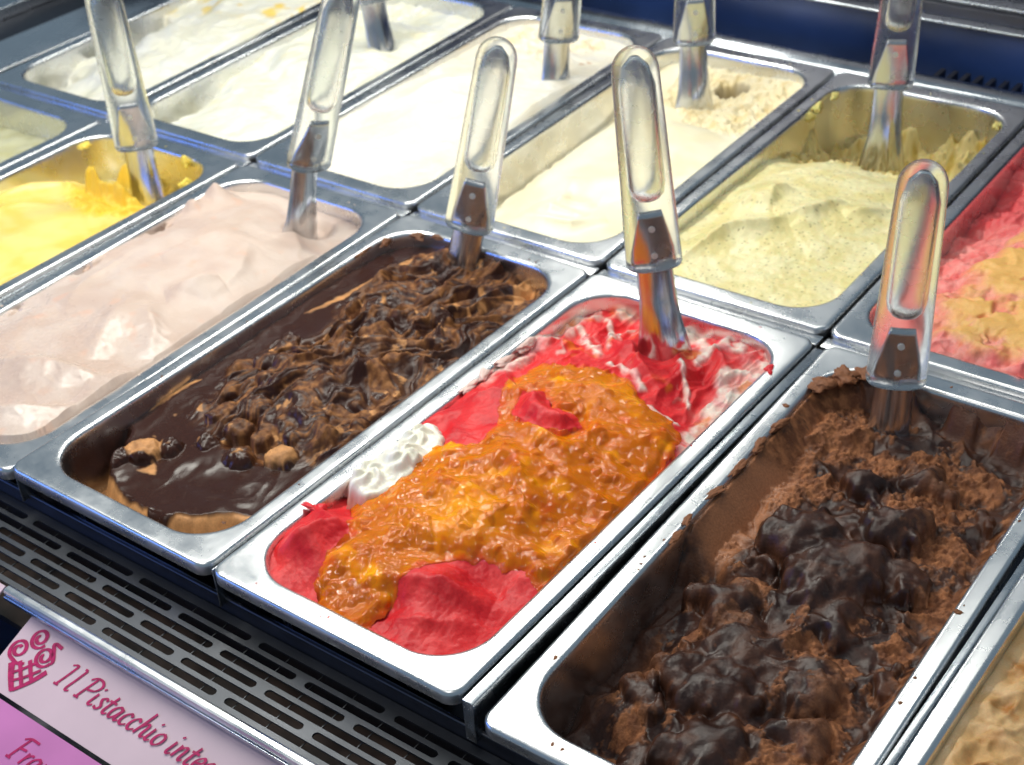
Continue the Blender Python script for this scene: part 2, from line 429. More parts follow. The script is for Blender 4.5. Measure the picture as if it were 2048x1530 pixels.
def berry(x, y, wd):
    z = berry_base(x, y)
    wx, wy = warp(x, y, 34, 9, 3)
    back = ss(235, 262, y + 8 * fbm(x, y, 20, 2, 9))
    z = z + mix(fbm(wx, wy * 0.8, 34, 2, 11) * 6.0, (ridge(wx * 1.1, wy * 0.32, 20, 2, 11) - 0.6) * 7.0, back)
    z = z + fbm(x, y, 15, 2, 12) * mix(1.2, 1.4, back) + 0.35 * fbm(x, y, 4, 3, 13) + (1 - back) * 1.0 * (ridge(wx * 0.8, wy, 24, 2, 14, 0.35) - 0.6)
    # folds in the front mass, the left mass and around the spatula
    z = z + fold(x, y, [(70, 30), (92, 44), (115, 55), (140, 62)], 12, 14, 7, 2.5) + fold(x, y, [(18, 30), (30, 44), (38, 62)], 11, 10, 6, 2.5)
    z = z + fold(x, y, [(100, 26), (112, 30), (126, 36), (138, 48)], 4, 8, 2.5) + fold(x, y, [(8, 60), (16, 66), (30, 62), (44, 60)], 8, 5, 4)
    z = z + fold(x, y, [(62, 330), (70, 300), (92, 276), (118, 262)], 9, 6, 4) + fold(x, y, [(40, 318), (56, 296), (80, 284)], 8, 6, 3)
    z = z + fold(x, y, [(96, 318), (112, 292), (134, 270)], 8, 7, 4) + fold(x, y, [(104, 330), (126, 318), (142, 300)], 6, 5, 5)
    z = z + fold(x, y, [(20, 236), (28, 224), (40, 214), (54, 206)], 9, 4, 5) + fold(x, y, [(22, 190), (36, 202), (48, 205)], 6, 6, 4)
    z = z + fold(x, y, [(14, 270), (26, 282), (40, 286)], 9, 4, 6)
    grain = fbm(x, y, 2.2, 2, 15)
    z = z + 0.26 * grain
    tg = sdpoly(*warp(x, y, 14, 3, 8), TONGUE)
    z = np.where(tg > -2, np.maximum(z, berry_base(x, y) + 3.5 + 7 * ss(-2, 9, tg) + 1.2 * fbm(x, y, 7, 3, 18)), z)
    # white ribbons stirred into the back and along the left wall
    ax, ay = warp(x, y, 22, 16, 21)
    w = np.zeros(x.shape); qx, qy = warp(x, y, 12, 3.5, 21)
    for P, hw, hh in (([(128, 338), (118, 332), (113, 320), (117, 304)], 4.5, 3.5), ([(86, 343), (98, 338), (110, 330)], 5, 1), ([(145, 312), (136, 302), (146, 287), (147, 266)], 6.5, 1), ([(150, 293), (150, 262), (152, 240)], 5, 0), ([(22, 312), (39, 296), (58, 280)], 4, 1.5), ([(16, 290), (18, 262), (20, 242)], 5, 2), ([(54, 310), (60, 290)], 3, 3), ([(76, 271), (95, 267), (106, 256)], 3, 1.5), ([(119, 247), (138, 243)], 3.2, 2), ([(60, 335), (72, 322), (80, 308)], 2.2, 1), ([(108, 296), (124, 280), (136, 262)], 2.0, 0.5), ([(30, 330), (48, 318), (62, 302)], 2.2, 0.5)):
        d, _, tt = polydist(qx, qy, P)
        m_ = ss(hw * 1.2, hw * 0.2, d + 0.35 * hw * fbm(x, y, 5, 3, 22)); w = np.maximum(w, m_ * (0.70 + 0.3 * ss(-0.3, 0.3, fbm(x, y, 7, 2, 24)))); z = z + 0.45 * hh * m_
    w = np.maximum(w, 0.55 * ss(0.25, 0.55, fbm(ax * 1.2, ay * 0.35, 11, 3, 25)) * back)
    side = ss(13, 4, wd + 5 * fbm(x, y, 9, 3, 27)) * ss(205, 235, y)
    w = np.maximum(w, side * ss(-0.35, 0.3, fbm(x, y, 11, 3, 29)) * 0.95)
    rightw = ss(24, 8, wd + 8 * fbm(x, y, 14, 3, 31)) * ss(245, 270, y) * ss(95, 120, x) * ss(340, 318, y)
    w = np.maximum(w, 0.5 * rightw)
    z = z + 1.2 * w
    red = cmix((0.56, 0.006, 0.013), (0.72, 0.026, 0.028), ss(-0.5, 0.5, fbm(x, y, 16, 3, 33)))
    tint = cmix((0.82, 0.72, 0.62), (0.78, 0.35, 0.34), ss(-0.15, 0.4, fbm(x, y, 13, 3, 35)))
    c = red * (1 - w[..., None]) + tint * w[..., None]
    p1, p2, pi_ = worley(x, y, 5.5, 38)
    red = red * (1 - 0.55 * (ss(0.2, 0.1, p1) * (pi_ > 0.7)))[..., None]
    o = ss(0.2, 0.5, fbm(ax, ay * 0.6, 18, 3, 37)) * back * 0.7      # sauce dragged through the back
    c = cmix(c, (0.75, 0.20, 0.012), o)
    rough = 0.46 - 0.20 * o - 0.08 * w + 0.08 * grain
    return z, c, np.clip(rough, 0.15, 0.8)
tb = gelato('berry', "bright red sorbet with white cream and orange fruit sauce over it", 0.6, berry, M_SORBET)
# the sauce
x, y = grid(0.6); wd = walldist(x, y)
bx, by = warp(x, y, 13, 5, 41)
sd = sdpoly(bx, by, SAUCE_P)
sd = np.minimum(sd, -sdpoly(*warp(x, y, 12, 4, 43), TONGUE) - 1)
f1, f2, cid = worley(*warp(x, y, 6, 2.2, 45), 5.2, 46)
t = 5.2 * ss(-1.5, 9, sd)
bb = berry_base(x, y)
lumpy = ss(0.9, 0.0, f1) * (0.2 + 1.5 * cid ** 3)
z = bb + t * 0.9 + (ridge(*warp(x, y, 34, 9, 3), 38, 1, 11) - 0.6) * 4 + lumpy * ss(0, 5, sd) + 0.12 * fbm(x, y, 3.4, 2, 48) + 1.3 * fbm(x, y, 13, 2, 47) + 2.5 * fbm(x, y, 24, 2, 49)
z = z + fold(x, y, [(70, 150), (96, 146), (118, 128), (126, 100)], 4, 9, 3) + fold(x, y, [(60, 215), (84, 175), (110, 168), (132, 150)], 4, 10, 4)
for px, py, pr in ((34, 31, 8), (52, 20, 9), (43, 52, 9), (90, 34, 7), (70, 44, 8)):
    z = lumps(x, y, z, [(px, py, bb[np.argmin(abs(y[:, 0] - py)), np.argmin(abs(x[0] - px))] + 6, pr)])
zr, _, _ = berry(x, y, wd)
z = np.where(sd > 1.5, np.maximum(z, zr + 0.5), np.where(sd > 0, np.maximum(z, zr + 0.3 * sd), z))
z = np.minimum(z, np.where(wd < 4.0, -1.8 + 1.0 * wd - 2.0 * ss(2, 0, wd), 99))
thin = ss(0.1, 0.55, fbm(x, y, 26, 3, 51)) + 0.8 * np.exp(-((x - 92) ** 2 + (y - 100) ** 2) / 500) + 0.8 * np.exp(-((x - 40) ** 2 + (y - 142) ** 2) / 200) + 0.5 * np.exp(-((x - 100) ** 2 + (y - 245) ** 2) / 300)
c = cmix((0.58, 0.135, 0.0002), (0.98, 0.35, 0.001), np.clip(thin, 0, 1))
c = cmix(c, (0.60, 0.055, 0.004), ss(0.2, 0.55, fbm(x, y, 15, 3, 53)) * 0.45)
c = cmix(c, (0.34, 0.060, 0.001), ss(0.6, 0.95, cid) * 0.3)
c = cmix(c, (0.66, 0.06, 0.008), 0.75 * ss(5, 0.5, sd + 2.5 * fbm(x, y, 7, 3, 55)))
sheet("sauce", x, y, z, c, np.full(x.shape, 0.35), (sd > -0.3) & (wd > -0.4), M_SAUCE, tb)
# whipped cream rosettes
def cream(x, y):
    P = [(11, 98), (13, 128), (20, 160), (33, 158), (48, 142), (46, 120), (48, 104), (36, 84), (20, 86)]
    s = sdpoly(*warp(x, y, 9, 3, 61), P)
    z = ctrl(x, y, [(20, 96, -9), (28, 110, 2), (22, 130, 0), (32, 145, 3), (40, 128, 5)], 14)
    for cx, cy, r0, hh, ph in ((34, 122, 14, 9, 0.5), (24, 102, 12, 4, 2.0), (26, 142, 12, 6, 3.7)):
        dx, dy = x - cx, y - cy; r = np.hypot(dx, dy); th = np.arctan2(dy, dx)
        g = np.cos(5 * th + r * 0.55 + ph) * 0.5 + 0.5
        z = np.maximum(z, ctrl(x, y, [(cx, cy, -1)], 20) + hh * np.exp(-(r / r0) ** 2 * 1.3) + 3.0 * g * ss(1, 5, r) * ss(r0 + 3, r0 - 5, r))
    z = z + 1.2 * fbm(x, y, 6, 4, 63) - 10 * ss(2.5, -1.5, s)
    return z, s
z, s = cream(x, y)
z = z + 4.5 * ss(-1, 5, s)
z = np.where(s > 2, np.maximum(z, zr + 0.4), z)
z = np.minimum(z, np.where(wd < 3, -1.5 + 1.6 * wd, 99))
c = cmix((0.80, 0.76, 0.62), (0.86, 0.83, 0.74), ss(-0.3, 0.4, fbm(x, y, 8, 3, 65)))
c = cmix(c, (0.55, 0.18, 0.14), ss(4, -1, s) * ss(112, 92, y) * 0.8)
sheet("whipped_cream", x, y, z, c, np.full(x.shape, 0.35), (s > -1.2) & (wd > -0.4), M_CREAMY, tb)

# ---- caramel gelato under chocolate and hazelnuts
def hazel(x, y, wd):
    z = ctrl(x, y, [(18, 60, -13), (18, 120, -12), (16, 180, -11), (16, 250, -9), (24, 310, -9), (40, 90, -15), (60, 60, -17), (100, 60, -18), (130, 90, -18), (40, 150, -12), (30, 210, -11), (75, 100, -12), (70, 140, -6), (70, 180, -4), (90, 160, -5), (120, 140, -12), (70, 230, -5), (110, 220, -4), (140, 200, -12), (90, 270, -5), (60, 290, -8), (130, 270, -8), (90, 320, -8), (50, 330, -12), (130, 320, -10)], 18)
    pile = ss(-6, 10, sdpoly(*warp(x, y, 22, 9, 71), [(26, 66), (24, 92), (44, 120), (26, 150), (34, 190), (58, 205), (40, 250), (36, 300), (50, 338), (80, 350), (160, 350), (160, 120), (120, 105), (106, 96), (96, 82), (72, 74), (50, 66)]))
    rough_zone = pile * ss(105, 135, y + 0.25 * x)
    ax, ay = warp(x, y, 26, 13, 73)
    # strands pulled along the pan
    sx_, sy_ = warp(x, y, 56, 30, 74)
    st = ridge(sx_ * 0.95 - sy_ * 0.3, (sy_ * 0.9 + sx_ * 0.3) * 0.22, 8.5, 4, 75, 0.6)
    lobe = ridge(sx_ * 0.95 - sy_ * 0.35, (sy_ * 0.9 + sx_ * 0.35) * 0.36, 29, 2, 77)
    stf = ridge(sx_ * 0.95 - sy_ * 0.3, (sy_ * 0.9 + sx_ * 0.3) * 0.16, 4.2, 2, 76)
    z = z + rough_zone * ((lobe - 0.55) * 17 + fbm(ax, ay, 30, 2, 80) * 6 + (st - 0.6) * 2.2 + (stf - 0.6) * 1.2 + fbm(x, y, 5, 3, 79) * 0.8 + 3 * ss(120, 260, y))
    pool = 1 - pile
    z = z + pool * (2.0 * fbm(ax, ay * 0.6, 34, 1, 81) + 0.5 * (ridge(sx_, sy_ * 0.3, 18, 1, 84) - 0.6) + 0.10 * fbm(x, y, 9, 2, 82))
    # nuts under chocolate
    rg = np.random.RandomState(4)
    L = [(44, 62, -3, 12), (35, 48, -8, 9), (118, 105, -7, 10), (55, 74, -8, 8), (61, 114, -5, 10), (80, 108, -6, 9), (70, 90, -10, 8), (98, 90, -9, 10), (49, 166, 0, 10), (62, 170, 2, 10), (62, 152, -1, 8), (86, 172, 0, 9), (46, 186, 0, 9), (40, 196, -4, 6), (32, 156, -8, 4), (74, 130, -4, 12), (104, 126, -6, 10), (92, 226, 3, 12), (112, 262, 1, 11), (62, 258, 1, 11), (78, 292, 0, 12)]
    for i in range(9):
        px, py = rg.uniform(44, 146), rg.uniform(100, 190)
        L.append((px, py, -5 + rg.uniform(-2, 4), rg.uniform(5, 8)))
    lqx, lqy = warp(x, y, 11, 3.2, 96)
    zl = lumps(lqx, lqy, z, L)
    zl = zl + 2.4 * fbm(x, y, 8, 3, 98) * ss(0.2, 2, zl - z)
    z = mix(z, zl, np.maximum(pile, 0.9 * ss(0.0, 1.2, zl - z)))
    z = z + fold(x, y, [(100, 150), (112, 180), (132, 214)], 6, 8, 4) + fold(x, y, [(70, 200), (98, 240), (118, 290)], 6, 7, 5)
    # front cliff of the mass, with the chocolate running over it
    edge = sdpoly(*warp(x, y, 24, 5, 83), [(24, 60), (27, 44), (40, 31), (60, 22), (80, 19), (100, 22), (120, 30), (140, 44), (165, 60), (165, 400), (0, 400), (0, 70), (16, 66)])
    z = z - 34 * ss(10, -7, edge) ** 1.2
    z = np.where((edge < -4) & (y < 70), np.minimum(z, -46), z)
    dripline = sdpoly(*warp(x, y, 10, 2.2, 85), [(19, 60), (23, 46), (40, 37), (62, 29), (76, 28), (84, 28), (88, 20), (90, 0), (95, 0), (98, 20), (104, 33), (118, 39), (126, 47), (140, 57), (165, 72), (165, 400), (0, 400), (0, 66)])
    choc_front = ss(-0.8, 0.8, dripline)
    z = z + 1.5 * choc_front * ss(60, 50, y)
    choc = np.array((0.034, 0.0105, 0.0058)); car = np.array((0.50, 0.235, 0.085))
    mixb = ss(0.42, 0.80, 0.5 * st + 0.5 * stf + 0.55 * fbm(sx_, sy_ * 0.5, 15, 3, 87)) * rough_zone
    mixb = np.maximum(mixb, 0.9 * ss(0.2, 0.5, fbm(x, y, 20, 4, 89)) * rough_zone * ss(0.35, 0.8, st))
    far = ss(290, 330, y)
    c = cmix(choc + 0 * x[..., None], cmix((0.115, 0.038, 0.011), (0.31, 0.128, 0.038), ss(-0.3, 0.4, fbm(x, y, 5, 3, 91))), mixb * (0.85 + 0.15 * far))
    # bare caramel patches
    pat = ss(0.33, 0.45, fbm(x, y, 12, 4, 93)) * pile * ss(60, 100, y)
    for P in ([(8, 86), (10, 108), (16, 132), (19, 134), (16, 108), (12, 88)], [(30, 262), (24, 226), (30, 240), (36, 270), (46, 318), (40, 316)], [(118, 332), (134, 318), (146, 300), (138, 340), (122, 348)], [(34, 56), (38, 72), (50, 74), (56, 62), (44, 52)], [(108, 98), (114, 112), (128, 110), (126, 98), (116, 95)], [(46, 190), (56, 184), (50, 176)], [(56, 60), (54, 48), (66, 52)]):
        pat = np.maximum(pat, ss(-1.0, 1.0, sdpoly(*warp(x, y, 7, 2.2, 95), P)))
    pat = np.maximum(pat, 1 - choc_front)
    c = cmix(c, cmix(car * 0.8, car * 1.12, ss(-0.4, 0.4, fbm(x, y, 9, 3, 97))), pat)
    rr = np.clip(0.23 + 0.10 * rough_zone + 0.36 * np.maximum(mixb, pat) + 0.04 * fbm(x, y, 6, 2, 99), 0.12, 0.7)
    smear = ss(6, 1, wd)
    c = cmix(c, (0.05, 0.018, 0.010), smear * 0.4 * (1 - pat))
    return z, c, rr
gelato('hazel', "caramel gelato with chocolate poured over it and covered nuts, a drip at its front", 0.6, hazel, M_CHOC)

# ---- dark chocolate gelato, rough
def dark(x, y, wd):
    z = ctrl(x, y, [(30, 30, -50), (80, 22, -40), (130, 26, -34), (20, 90, -46), (24, 140, -40), (44, 80, -24), (80, 70, -20), (120, 70, -22), (150, 80, -28), (45, 130, -22), (80, 110, -16), (60, 170, -15), (40, 180, -22), (95, 170, -13), (130, 150, -22), (150, 180, -26), (60, 220, -17), (90, 220, -13), (125, 220, -22), (40, 240, -20), (60, 270, -19), (100, 270, -17), (140, 270, -26), (70, 320, -22), (120, 320, -26), (34, 326, -16), (150, 330, -24)], 15)
    ax, ay = warp(x, y, 26, 12, 111)
    z = z + (ridge(ax, ay, 44, 2, 113) - 0.55) * 9 + fbm(ax, ay, 14, 2, 115) * 2.2
    # big coated lumps, pulled out of round
    wx, wy = warp(x, y, 26, 17, 116); wx, wy = wx + 1.8 * fbm(x, y, 9, 2, 117), wy + 1.6 * fbm(x, y, 9, 2, 118)
    L = [(64, 206, -1, 22), (88, 182, -1, 25), (99, 200, -2, 20), (54, 142, -8, 20), (72, 118, -10, 22), (56, 92, -9, 16), (80, 90, -8, 20), (88, 54, -12, 20), (66, 44, -16, 16), (104, 238, -2, 18), (120, 204, -9, 15), (72, 266, -5, 16), (100, 286, -8, 15), (112, 120, -12, 18), (124, 88, -14, 16), (136, 60, -16, 15), (108, 160, -11, 17), (46, 70, -18, 11)]
    globals()['LK'] = 5.0
    zl = lumps(wx, wy, z, L)
    globals()['LK'] = 1.6
    rg = np.random.RandomState(11)
    S2 = [(rg.uniform(46, 150), rg.uniform(44, 320), -9 + rg.uniform(-8, 4), rg.uniform(4, 8)) for i in range(14)]
    zl = lumps(wx, wy, zl, S2)
    isl = ss(0.5, 4, zl - z)
    z = zl
    # crumbly light brown zones
    cz = [((26, 252), 20), ((36, 236), 13), ((50, 252), 12), ((104, 256), 14), ((114, 274), 16), ((128, 238), 16), ((96, 300), 16), ((40, 300), 20), ((20, 330), 18), ((126, 112), 13), ((130, 92), 14), ((138, 70), 15), ((60, 158), 9), ((34, 100), 13), ((40, 82), 9), ((62, 132), 8), ((50, 54), 10), ((100, 134), 10), ((118, 134), 10), ((146, 200), 15), ((138, 160), 9), ((122, 304), 15), ((70, 292), 12), ((46, 118), 7), ((122, 60), 14), ((40, 36), 10)]
    m2 = np.full(x.shape, -9.0)
    for (px, py), pr in cz:
        m2 = np.maximum(m2, 1 - np.hypot(x - px, y - py) / pr)
    crumb = ss(-0.2, 0.12, m2 + 0.95 * fbm(x, y, 10, 5, 123, 0.6))
    crumb = np.maximum(crumb, 0.9 * ss(0.16, 0.34, fbm(x, y, 12, 5, 125, 0.6)) * (1 - 0.85 * isl))
    crumb = crumb * (1 - 0.5 * isl)
    left = ss(150, 175, y + 5 * fbm(x, y, 16, 2, 133)) * ss(352, 336, y)       # wall coated at the back half
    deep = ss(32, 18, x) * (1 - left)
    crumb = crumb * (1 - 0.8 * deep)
    f1, f2, cid = worley(*warp(x, y, 5, 1.5, 127), 3.6, 128)
    dm = damp(z, 0.6)
    z = z + crumb * dm * (1 - deep) * ((0.6 - f1) * 2.4 + 2.2 * fbm(x, y, 3.2, 3, 129, 0.6) + 1.4)
    # the coat scraped smooth up the left wall
    ramp = -4.0 - np.maximum(wd - 2, 0) * 1.15 + 1.2 * fbm(x * 0.4, y, 24, 2, 134)
    wl = ss(44, 32, x) * left
    z = mix(z, np.maximum(z, ramp), wl)
    smooth = ss(5, -3, np.hypot(x - 28, (y - 212) / 2.6) - 17 + 4 * fbm(x, y, 14, 2, 135)) * wl
    z = z + 0.7 * damp(z, 0.6) * wl * (1 - smooth) * (0.9 * fbm(x, y, 3.2, 3, 136, 0.6) + 0.8 * (0.6 - f1))
    bw = ss(322, 340, y) * ss(14, 30, x) * ss(-0.25, 0.15, fbm(x, y * 0.4, 26, 2, 137))
    z = mix(z, np.maximum(z, -5 - 1.3 * wd), bw)
    rw = ss(16, 6, wd) * ss(90, 120, x) * ss(-0.25, 0.1, fbm(x * 0.4, y, 30, 2, 141))
    z = mix(z, np.maximum(z, -10 - 1.2 * wd), rw)
    dk = cmix((0.026, 0.0092, 0.0055), (0.055, 0.0200, 0.0112), ss(-0.4, 0.5, fbm(x, y, 12, 3, 143)))
    lb = cmix((0.15, 0.050, 0.018), (0.36, 0.140, 0.054), ss(-0.35, 0.45, fbm(x, y, 6, 4, 145)))
    swirl = ss(0.05, 0.45, ridge(ax * 0.9 - ay * 0.4, ay * 0.5 + ax * 0.3, 22, 2, 144) - 0.55 + 0.25 * fbm(x, y, 12, 3, 146)) * 0.55
    dk = cmix(dk, (0.105, 0.036, 0.015), swirl)
    c = cmix(dk, lb, crumb)
    c = cmix(c, lb, np.maximum(wl, 0.7 * rw) * (1 - smooth) * ss(-0.35, 0.0, fbm(x, y, 9, 3, 147)))
    c = cmix(c, (0.36, 0.145, 0.064), smooth)
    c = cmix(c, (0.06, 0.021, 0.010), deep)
    c = cmix(c, (0.12, 0.04, 0.016), bw * 0.8)
    nut = ss(0.5, 0.6, fbm(x, y, 4.5, 2, 149)) * (1 - crumb) * 0.6 * (1 - deep)
    c = cmix(c, (0.16, 0.055, 0.024), nut)
    rr = 0.34 + 0.12 * swirl + 0.40 * crumb + 0.08 * fbm(x, y, 9, 2, 151) + 0.15 * nut + 0.15 * deep
    rr = mix(rr, 0.40, smooth); rr = np.where(wl > 0.5, np.maximum(rr, 0.36), rr)
    return z, c, np.clip(rr, 0.2, 0.85)
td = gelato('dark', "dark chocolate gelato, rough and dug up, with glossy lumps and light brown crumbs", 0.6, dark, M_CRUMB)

# ---- smooth pale rose gelato
def rose(x, y, wd):
    z = ctrl(x, y, [(18, 100, -3), (36, 97, 4), (18, 180, -1), (18, 250, -3), (20, 300, 0), (60, 120, 5), (100, 80, 3), (140, 90, 1), (80, 180, 9), (120, 170, 6), (150, 170, 1), (60, 240, 8), (110, 240, 9), (150, 240, 1), (60, 300, 4), (100, 300, 1), (130, 330, -13), (90, 338, -14), (40, 338, -12), (80, 40, -2), (130, 40, -3), (152, 120, 0), (30, 30, -4)], 20)
    ax, ay = warp(x, y, 50, 12, 161)
    z = z + 3.2 * fbm(ax, ay, 40, 2, 163) + 0.25 * fbm(x, y, 9, 3, 165)
    z = z + fold(x, y, [(152, 126), (132, 148), (108, 164)], 7, 16, 5, 3) + fold(x, y, [(92, 172), (99, 146), (112, 118), (124, 104)], 6, 14, 6, 3)
    z = z + fold(x, y, [(128, 214), (122, 198), (108, 180)], 9, 14, 3.5) + fold(x, y, [(92, 276), (84, 256), (74, 232), (66, 214)], 6, 16, 3.5)
    z = z + fold(x, y, [(158, 102), (140, 88), (104, 80), (82, 70), (60, 66)], 9, 22, 5) + fold(x, y, [(162, 66), (140, 48), (118, 30), (96, 24)], 10, 18, 5)
    z = z + fold(x, y, [(150, 266), (139, 282), (119, 296), (112, 300)], 4.5, 12, 3) + fold(x, y, [(60, 130), (40, 170), (34, 220)], 5, 16, 5) + fold(x, y, [(140, 190), (132, 230), (110, 262)], 4, 16, 4)
    # torn peak near the left wall and the ledge at the rim
    d = np.hypot((x - 22) / 1.2, y - 312); z = z + 14 * np.exp(-(d / 9) ** 1.5) + 7 * np.exp(-(np.hypot(x - 20, y - 288) / 7) ** 2)
    tear = ss(26, 15, x) * ss(0.05, 0.25, fbm(y * 0.6, x, 16, 3, 167))
    z = z - 10 * tear * ss(300, 270, y)
    z = z - 9 * ss(22, 8, np.hypot(x - 112, y - 318))
    z = np.minimum(z, np.where(wd < 6, -2.0 + 2.2 * wd, 99))
    c = cmix((0.50, 0.375, 0.31), (0.56, 0.45, 0.385), ss(-0.4, 0.4, fbm(ax, ay, 40, 3, 169)))
    c = cmix(c, (0.60, 0.36, 0.26), 0.5 * ss(0.25, 0.6, fbm(x, y, 18, 3, 171)))
    z = z + 0.5 * (ridge(ax * 0.5, ay, 12, 2, 174) - 0.6)
    rr = np.clip(0.27 + 0.24 * ss(120, 220, y) + 0.08 * fbm(x, y, 8, 3, 173), 0.15, 0.7)
    return z, c, rr
gelato('rose', "smooth glossy pale rose beige gelato with soft spatula folds", 0.75, rose, M_CREAMY)

# ---- yellow gelato, smooth in front and dug rough at the back
def yellow(x, y, wd):
    z = ctrl(x, y, [(20, 150, -6), (20, 240, -14), (20, 300, -32), (20, 330, -42), (60, 200, -2), (60, 260, -12), (110, 160, 0), (110, 220, -2), (150, 200, -4), (70, 290, -18), (110, 270, -12), (130, 290, -28), (100, 320, -44), (60, 330, -46), (140, 330, -44), (150, 250, -12), (80, 80, 0), (80, 20, -6)], 20)
    ax, ay = warp(x, y, 40, 10, 181)
    z = z + 2 * fbm(ax, ay, 40, 2, 183)
    z = z + fold(x, y, [(20, 215), (28, 250), (44, 275), (58, 282)], 9, 16, 4) + fold(x, y, [(50, 190), (70, 222), (92, 246)], 6, 14, 4)
    rough = ss(-6, 6, sdpoly(*warp(x, y, 20, 8, 185), [(56, 268), (36, 345), (150, 345), (150, 300), (124, 296), (120, 250), (96, 246)]))
    z = z + rough * ((ridge(ax, ay * 0.5, 16, 2, 187) - 0.5) * 8 + 1.2 * fbm(x, y, 4, 3, 189))
    fin = sdpoly(*warp(x, y, 10, 3, 191), [(46, 330), (62, 300), (84, 290), (112, 300), (110, 288), (70, 276)])
    z = z + 27 * ss(-1, 9, fin)
    z = z - 12 * ss(20, 6, x) * ss(240, 275, y)
    z = z + 20 * ss(18, 3, wd) * ss(285, 310, y) * ss(-0.1, 0.4, fbm(x, y, 30, 2, 194))
    c = cmix((0.74, 0.53, 0.10), (0.77, 0.61, 0.20), ss(-0.4, 0.4, fbm(ax, ay, 34, 3, 193)))
    c = cmix(c, (0.78, 0.50, 0.03), rough * 0.85)
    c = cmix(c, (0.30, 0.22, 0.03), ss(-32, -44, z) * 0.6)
    return z, c, np.clip(0.32 + 0.25 * rough, 0.2, 0.8)
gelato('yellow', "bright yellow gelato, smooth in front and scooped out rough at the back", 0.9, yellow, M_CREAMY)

def olive(x, y, wd):
    z = ctrl(x, y, [(100, 320, -30), (130, 290, -24), (100, 200, -16), (100, 60, -14)], 40) + 3 * fbm(x, y, 30, 3, 201)
    c = cmix((0.50, 0.47, 0.24), (0.56, 0.54, 0.33), ss(-0.3, 0.3, fbm(x, y, 20, 3, 203)))
    return z, c, np.full(x.shape, 0.4)
gelato('olive', "pale olive gelato at the left edge of the photo, low in its pan", 1.6, olive, M_CREAMY)

def caramel(x, y, wd):
    z = ctrl(x, y, [(20, 100, -6), (20, 180, -8), (20, 250, -14), (60, 120, -4), (60, 200, -6), (100, 150, -4), (60, 280, -10), (60, 40, -8)], 26)
    ax, ay = warp(x, y, 26, 9, 211)
    ro = ss(14, 30, x + 8 * fbm(x, y, 18, 3, 213))
    z = z + ro * ((ridge(ax, ay, 30, 2, 215) - 0.5) * 9 + 1.2 * fbm(x, y, 6, 3, 217)) + 1.0 * fbm(x, y, 20, 2, 218)
    c = cmix((0.62, 0.36, 0.14), (0.72, 0.47, 0.23), ss(-0.3, 0.3, fbm(x, y, 20, 3, 219)))
    c = cmix(c, (0.40, 0.15, 0.022), ro * ss(-0.05, 0.3, fbm(x, y, 17, 4, 221)))
    return z, c, np.clip(0.4 + 0.2 * ro - 0.2 * ss(0, 0.3, fbm(x, y, 17, 4, 221)), 0.2, 0.8)
gelato('caramel', "light caramel gelato with brown sauce at the lower right corner", 0.9, caramel, M_SORBET)

# ---- back row
def cream_top(x, y, wd):
    z = ctrl(x, y, [(20, 60, -4), (20, 140, -5), (18, 240, -8), (24, 310, -8), (80, 60, 0), (80, 160, 8), (120, 160, 4), (150, 100, -2), (80, 260, 4), (120, 250, 2), (80, 320, -8), (130, 320, -10), (150, 280, -8), (80, 20, -6)], 24)
    ax, ay = warp(x, y, 40, 10, 231)
    z = z + fold(x, y, [(30, 120), (60, 170), (100, 210)], 5, 18, 4) + fold(x, y, [(60, 30), (100, 60), (140, 110)], 4, 16, 4) + 3.2 * fbm(ax, ay, 34, 3, 233) + 0.3 * fbm(x, y, 8, 2, 235) + fold(x, y, [(50, 90), (80, 120), (110, 170)], 2.5, 16, 5)
    ro = ss(-4, 6, sdpoly(*warp(x, y, 22, 10, 237), [(22, 270), (24, 340), (120, 345), (126, 320), (100, 300), (128, 270), (116, 250), (80, 268)]))
    z = z + ro * ((ridge(ax, ay, 16, 3, 239) - 0.6) * 7)
    c = cmix((0.74, 0.68, 0.55), (0.76, 0.72, 0.62), ss(-0.3, 0.3, fbm(ax, ay, 40, 2, 241)))
    c = cmix(c, (0.74, 0.52, 0.24), ro * 0.55 * ss(-0.25, 0.3, fbm(x, y, 16, 3, 243)))
    c = cmix(c, (0.45, 0.20, 0.05), 0.8 * ss(0.3, 0.5, fbm(x, y, 9, 3, 245)) * ss(14, 4, np.hypot(x - 130, y - 296) - 8))
    return z, c, np.clip(0.32 + 0.2 * ro, 0.2, 0.7)
gelato('cream', "ivory white gelato heaped to the rim, caramel stained at its far end", 0.9, cream_top, M_CREAMY)

